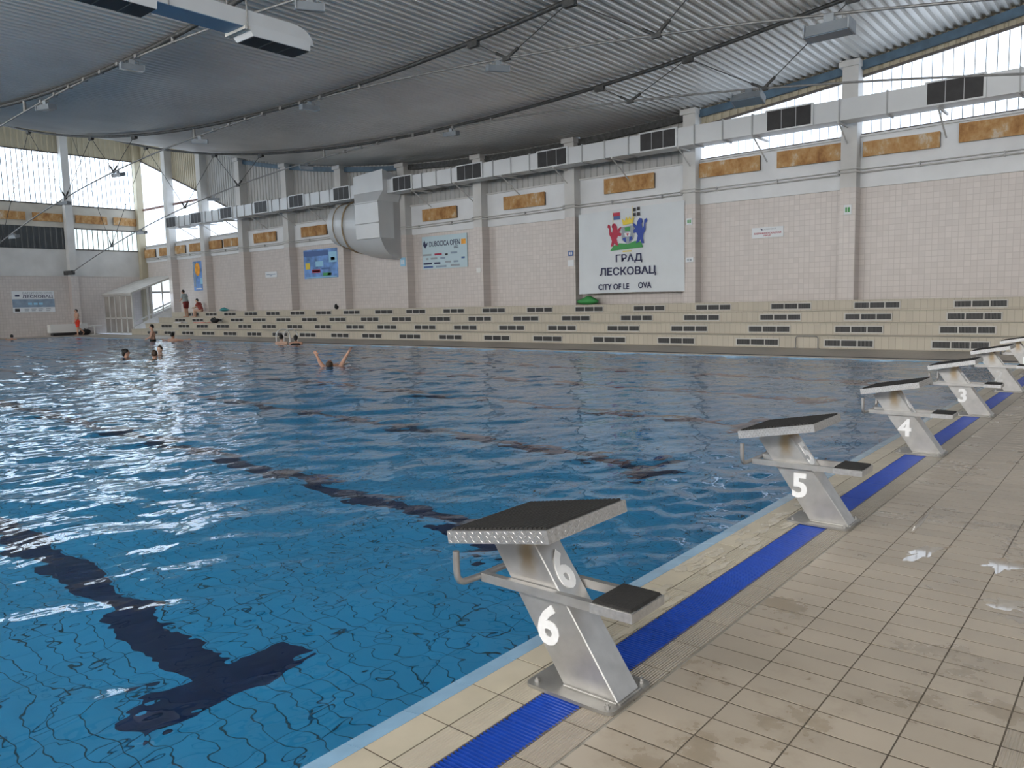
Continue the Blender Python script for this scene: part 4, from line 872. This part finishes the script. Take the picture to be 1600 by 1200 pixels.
def person(label, loc, rz, H, pose=None, skin='skin', hair='hair', long_hair=False, shorts=None, shirt=None, suit=None, fwd=(1, 0, 0), vox=.013, up=(0, 0, 1)):
    J = dict(STAND); J.update(pose or {}); J = {k: Vector(v)*H for k, v in J.items()}
    t = thing('person', label, 'person', loc, rz); b = MB(); h = H
    f = Vector(fwd).normalized(); u = Vector(up).normalized(); s = u.cross(f).normalized()
    # torso
    side = (J['shL']-J['shR']).normalized()
    for c, w, r in ((J['chest'], .055, .075), (J['chest']*.55+J['pel']*.45, .045, .066), (J['pel'], .045, .070)):
        cap(b, c+side*w*h, c-side*w*h, r*h, r*h)
    cap(b, J['chest'], J['pel'], .072*h, .068*h); cap(b, J['chest']+(J['neck']-J['chest'])*.4, J['head']-u*.03*h, .038*h, .034*h)
    cap(b, J['shL'], J['shR'], .042*h, .042*h)
    for q in 'LR':
        cap(b, J['sh'+q], J['el'+q], .036*h, .027*h); cap(b, J['el'+q], J['wr'+q], .027*h, .018*h)
        d = (J['wr'+q]-J['el'+q]).normalized(); n_ = d.cross(f if abs(d.dot(f)) < .9 else u).normalized(); pm = J['wr'+q]+d*.028*h
        cap(b, J['wr'+q], pm, .018*h, .019*h); cap(b, pm-n_*.012*h, pm+n_*.012*h, .013*h, .013*h)
        nn = d.cross(n_)
        for i, ln in ((-1.5, .040), (-.5, .048), (.5, .046), (1.5, .036)):
            a0 = pm+n_*i*.010*h+d*.01*h; a1 = a0+d*ln*.55*h+n_*i*.004*h; cap(b, a0, a1, .0065*h, .006*h); cap(b, a1, a1+(d*.8+nn*.5)*ln*.45*h, .006*h, .005*h)
        cap(b, J['wr'+q]+d*.012*h+n_*.014*h, J['wr'+q]+d*.03*h+n_*.038*h, .008*h, .006*h)
        cap(b, J['hi'+q], J['kn'+q], .058*h, .040*h); cap(b, J['kn'+q], J['kn'+q]*.6+J['an'+q]*.4, .038*h, .037*h); cap(b, J['kn'+q]*.6+J['an'+q]*.4, J['an'+q], .036*h, .022*h)
        ft = J.get('to'+q, None)
        if ft is None: ft = J['an'+q]+(f*.10-u*.02)*h
        cap(b, J['an'+q]-u*.018*h-f*.02*h, ft, .022*h, .018*h)
    # head
    hc = J['head']; R3 = Matrix((f, s, u)).transposed()
    def hp(x, y, z): return hc+R3 @ Vector((x*h, y*h, z*h))
    hb = MB(); hb.ball((0, 0, 0), (.055*h, .046*h, .068*h), 16, 12); hb.v = [tuple(hc+R3 @ Vector(p)) for p in hb.v]; b.add(hb.v, hb.f)
    cap(b, hp(.022, 0, -.04), hp(.03, 0, -.052), .030*h, .020*h); cap(b, hp(.052, 0, .004), hp(.062, 0, -.016), .006*h, .009*h)
    cap(b, hp(.047, .012, -.036), hp(.047, -.012, -.036), .006*h, .006*h)
    for y in (-.047, .047): b.ball(hp(-.002, y, -.006), .011*h, 8, 6)
    solid(b, 'body', 'skin' if skin == 'skin' else skin, t, vox)
    e = MB()
    for y in (-.018, .018): e.ball(hp(.0495, y, .008), .0065*h, 8, 6)
    e.build('eyes', 'black', t)
    hr = MB(); hr.ball((-.008*h, 0, .014*h), (.056*h, .051*h, .064*h), 16, 12)
    keep = [p for p in hr.v]; hr.v = [(min(p[0], .040*h if p[2] > .035*h else (-.004*h if p[2] < .01*h else .030*h)), p[1], max(p[2], -.038*h)) for p in keep]
    if long_hair: hr.ball((-.045*h, 0, -.01*h), (.030*h, .04*h, .06*h), 12, 9); hr.ball((-.05*h, 0, .045*h), (.028*h, .03*h, .028*h), 12, 9)
    hr.v = [tuple(hc+R3 @ Vector(p)) for p in hr.v]; hr.build('hair', hair, t)
    if shorts:
        c = MB(); cap(c, J['pel']+side*.05*h, J['pel']-side*.05*h, .082*h, .082*h); cap(c, J['pel'], J['pel']+(J['chest']-J['pel'])*.25, .085*h, .078*h)
        for q in 'LR': cap(c, J['hi'+q], J['hi'+q]*.35+J['kn'+q]*.65, .072*h, .062*h)
        solid(c, 'shorts', shorts, t, vox)
    if shirt or suit:
        c = MB()
        for a, w, r in ((J['chest'], .058, .083), (J['chest']*.55+J['pel']*.45, .05, .076), (J['chest']*.25+J['pel']*.75, .048, .078)): cap(c, J[ 'pel']*0+a+side*w*h, a-side*w*h, r*h, r*h)
        cap(c, J['chest'], J['pel'], .08*h, .076*h)
        if shirt:
            cap(c, J['shL'], J['shR'], .050*h, .050*h)
            for q in 'LR': cap(c, J['sh'+q], J['sh'+q]*.4+J['el'+q]*.6, .047*h, .040*h)
        solid(c, 'shirt' if shirt else 'swimsuit', shirt or suit, t, vox)
    return t
# walker at the far end (facing -y)
person('bather in orange-red shorts walking past the white bench', (X_END+1.6, 18.25, 0), -PI/2, 1.50, dict(knL=(.03, .05, .28), anL=(.03, .05, .045), knR=(-.05, -.06, .30), anR=(-.22, -.06, .13), elL=(.05, .14, .64), wrL=(.13, .12, .52), elR=(-.07, -.14, .64), wrR=(-.04, -.15, .5), toR=(-.20, -.06, .03)), shorts='short_red')
# bleachers pair
person('person in grey shirt and dark red shorts standing on the far bleachers', (-40.05, 21.95, .895), -2.6, 1.55, dict(chest=(.03, 0, .74), neck=(.05, 0, .84), head=(.085, 0, .915), shL=(.04, .115, .80), shR=(.04, -.115, .80), elL=(.08, .15, .64), wrL=(.17, .08, .60), elR=(.06, -.15, .63), wrR=(.14, -.1, .55)), shorts='short_dark', shirt='shirt')
person('person in a dull red top sitting on the top bleacher step', (-39.3, 22.42, .80), -2.5, 1.45, dict(pel=(0, 0, .33), chest=(.07, 0, .53), neck=(.11, 0, .63), head=(.15, 0, .70), shL=(.08, .11, .59), shR=(.08, -.11, .59), elL=(.17, .13, .45), wrL=(.29, .08, .42), elR=(.17, -.13, .45), wrR=(.29, -.08, .42), hiL=(.02, .055, .32), hiR=(.02, -.055, .32), knL=(.25, .07, .34), knR=(.25, -.07, .34), anL=(.27, .07, .11), anR=(.27, -.07, .11)), shirt='top_red', skin='skin_pale')
# swimmers: z of the root puts the water line at the right height
W0 = WATER_Z
TREAD = dict(elL=(.06, .20, .70), wrL=(.16, .17, .66), elR=(.06, -.20, .70), wrR=(.16, -.17, .66), knL=(.10, .07, .32), anL=(-.04, .08, .14), knR=(.10, -.07, .32), anR=(-.06, -.08, .15))
person('bare-backed bather standing waist-deep near the far corner of the pool', (-32.6, 16.4, W0-.93), -2.0, 1.68, dict(elL=(.05, .17, .66), wrL=(.14, .1, .62), elR=(.05, -.17, .66), wrR=(.14, -.1, .62)), shorts='black_cloth')
person('dark-haired bather with arms spread leaning on the far pool edge', (-31.5, 16.75, W0-1.28), 2.0, 1.65, dict(elL=(.08, .25, .79), wrL=(.12, .38, .80), elR=(.08, -.25, .79), wrR=(.12, -.38, .80)), shorts='black_cloth')
person('dark-haired swimmer alone, leftmost head in the glittering water', (-21.9, 10.45, W0-1.37), 1.2, 1.62, TREAD, long_hair=True, suit='navy')
person('brown-haired swimmer in front of the second of two close heads', (-20.3, 10.55, W0-1.36), 2.4, 1.6, TREAD, hair='hair_b', shorts='black_cloth')
person('reddish-faced swimmer just behind the brown-haired swimmer', (-22.2, 11.65, W0-1.38), -1.0, 1.65, TREAD, hair='hair_b', skin='skin_pale', shorts='black_cloth')
person('pale bather with dark hair holding on beside the pool ladder', (-23.25, 16.75, W0-1.22), 2.2, 1.58, dict(elL=(.1, .16, .68), wrL=(.2, .14, .70), elR=(.1, -.16, .68), wrR=(.2, -.14, .70)), skin='skin_pale', shorts='black_cloth')
person('long-haired bather right of the pale bather at the ladder', (-22.35, 16.75, W0-1.22), 2.4, 1.58, dict(elL=(.1, .16, .68), wrL=(.2, .14, .70), elR=(.1, -.16, .68), wrR=(.2, -.14, .70)), long_hair=True, suit='black_cloth')
person('dark-haired bather leaning on the edge at the far left end of the pool', (POOL_X+.25, 14.55, W0-1.22), PI, 1.5, dict(elL=(.15, .17, .80), wrL=(.28, .10, .82), elR=(.15, -.17, .80), wrR=(.28, -.1, .82)), suit='black_cloth')
# floater on the back with both arms raised; root at the head end, body runs towards -x
person('swimmer floating on the back in mid pool with both arms raised', (-12.75, 11.0, W0-.06), 2.25, 1.6,
    dict(head=(-.055, 0, .075), neck=(.03, 0, .02), chest=(.14, 0, -.01), pel=(.34, 0, -.06), shL=(.07, .115, .01), shR=(.07, -.115, .01), elR=(.05, -.19, .13), wrR=(.03, -.27, .25), elL=(.05, .165, .10), wrL=(.04, .20, .19),
    hiL=(.36, .055, -.06), hiR=(.36, -.055, -.06), knL=(.58, .07, -.08), knR=(.58, -.07, -.08), anL=(.80, .08, -.12), anR=(.80, -.08, -.12)), hair='hair_b', shorts='black_cloth', fwd=(.15, 0, 1), up=(-1, 0, .15), vox=.008)

def splash():
    rr = np.random.RandomState(4); mb = MB()
    for i in range(46):
        cy = rr.normal(3.9, .75); cx = rr.uniform(.01, .225)
        if not 2.6 < cy < 6.2: continue
        r = rr.uniform(.012, .045); n_ = 18; ph = rr.uniform(0, 6.28, 3); z = .0018
        pts_ = [(cx+r*.7*(1+.3*math.sin(2*a+ph[0])+.25*math.sin(3*a+ph[1])+.15*math.sin(5*a+ph[2]))*math.cos(a), cy+r*2.2*(1+.3*math.sin(2*a+ph[0])+.25*math.sin(3*a+ph[1])+.15*math.sin(5*a+ph[2]))*math.sin(a), z) for a in np.linspace(0, 2*PI, n_+1)[:-1]]
        pts_ = [(min(.23, max(.004, p[0])), p[1], p[2]) for p in pts_]
        c = (sum(p[0] for p in pts_)/n_, sum(p[1] for p in pts_)/n_, z+.003); mb.add(pts_+[c], [(k, (k+1) % n_, n_) for k in range(n_)], True)
    tag(mb.build('splash_water', 'splash'), 'splashed water film on the coping tiles between blocks six and four', 'water', None, 'stuff')
splash()
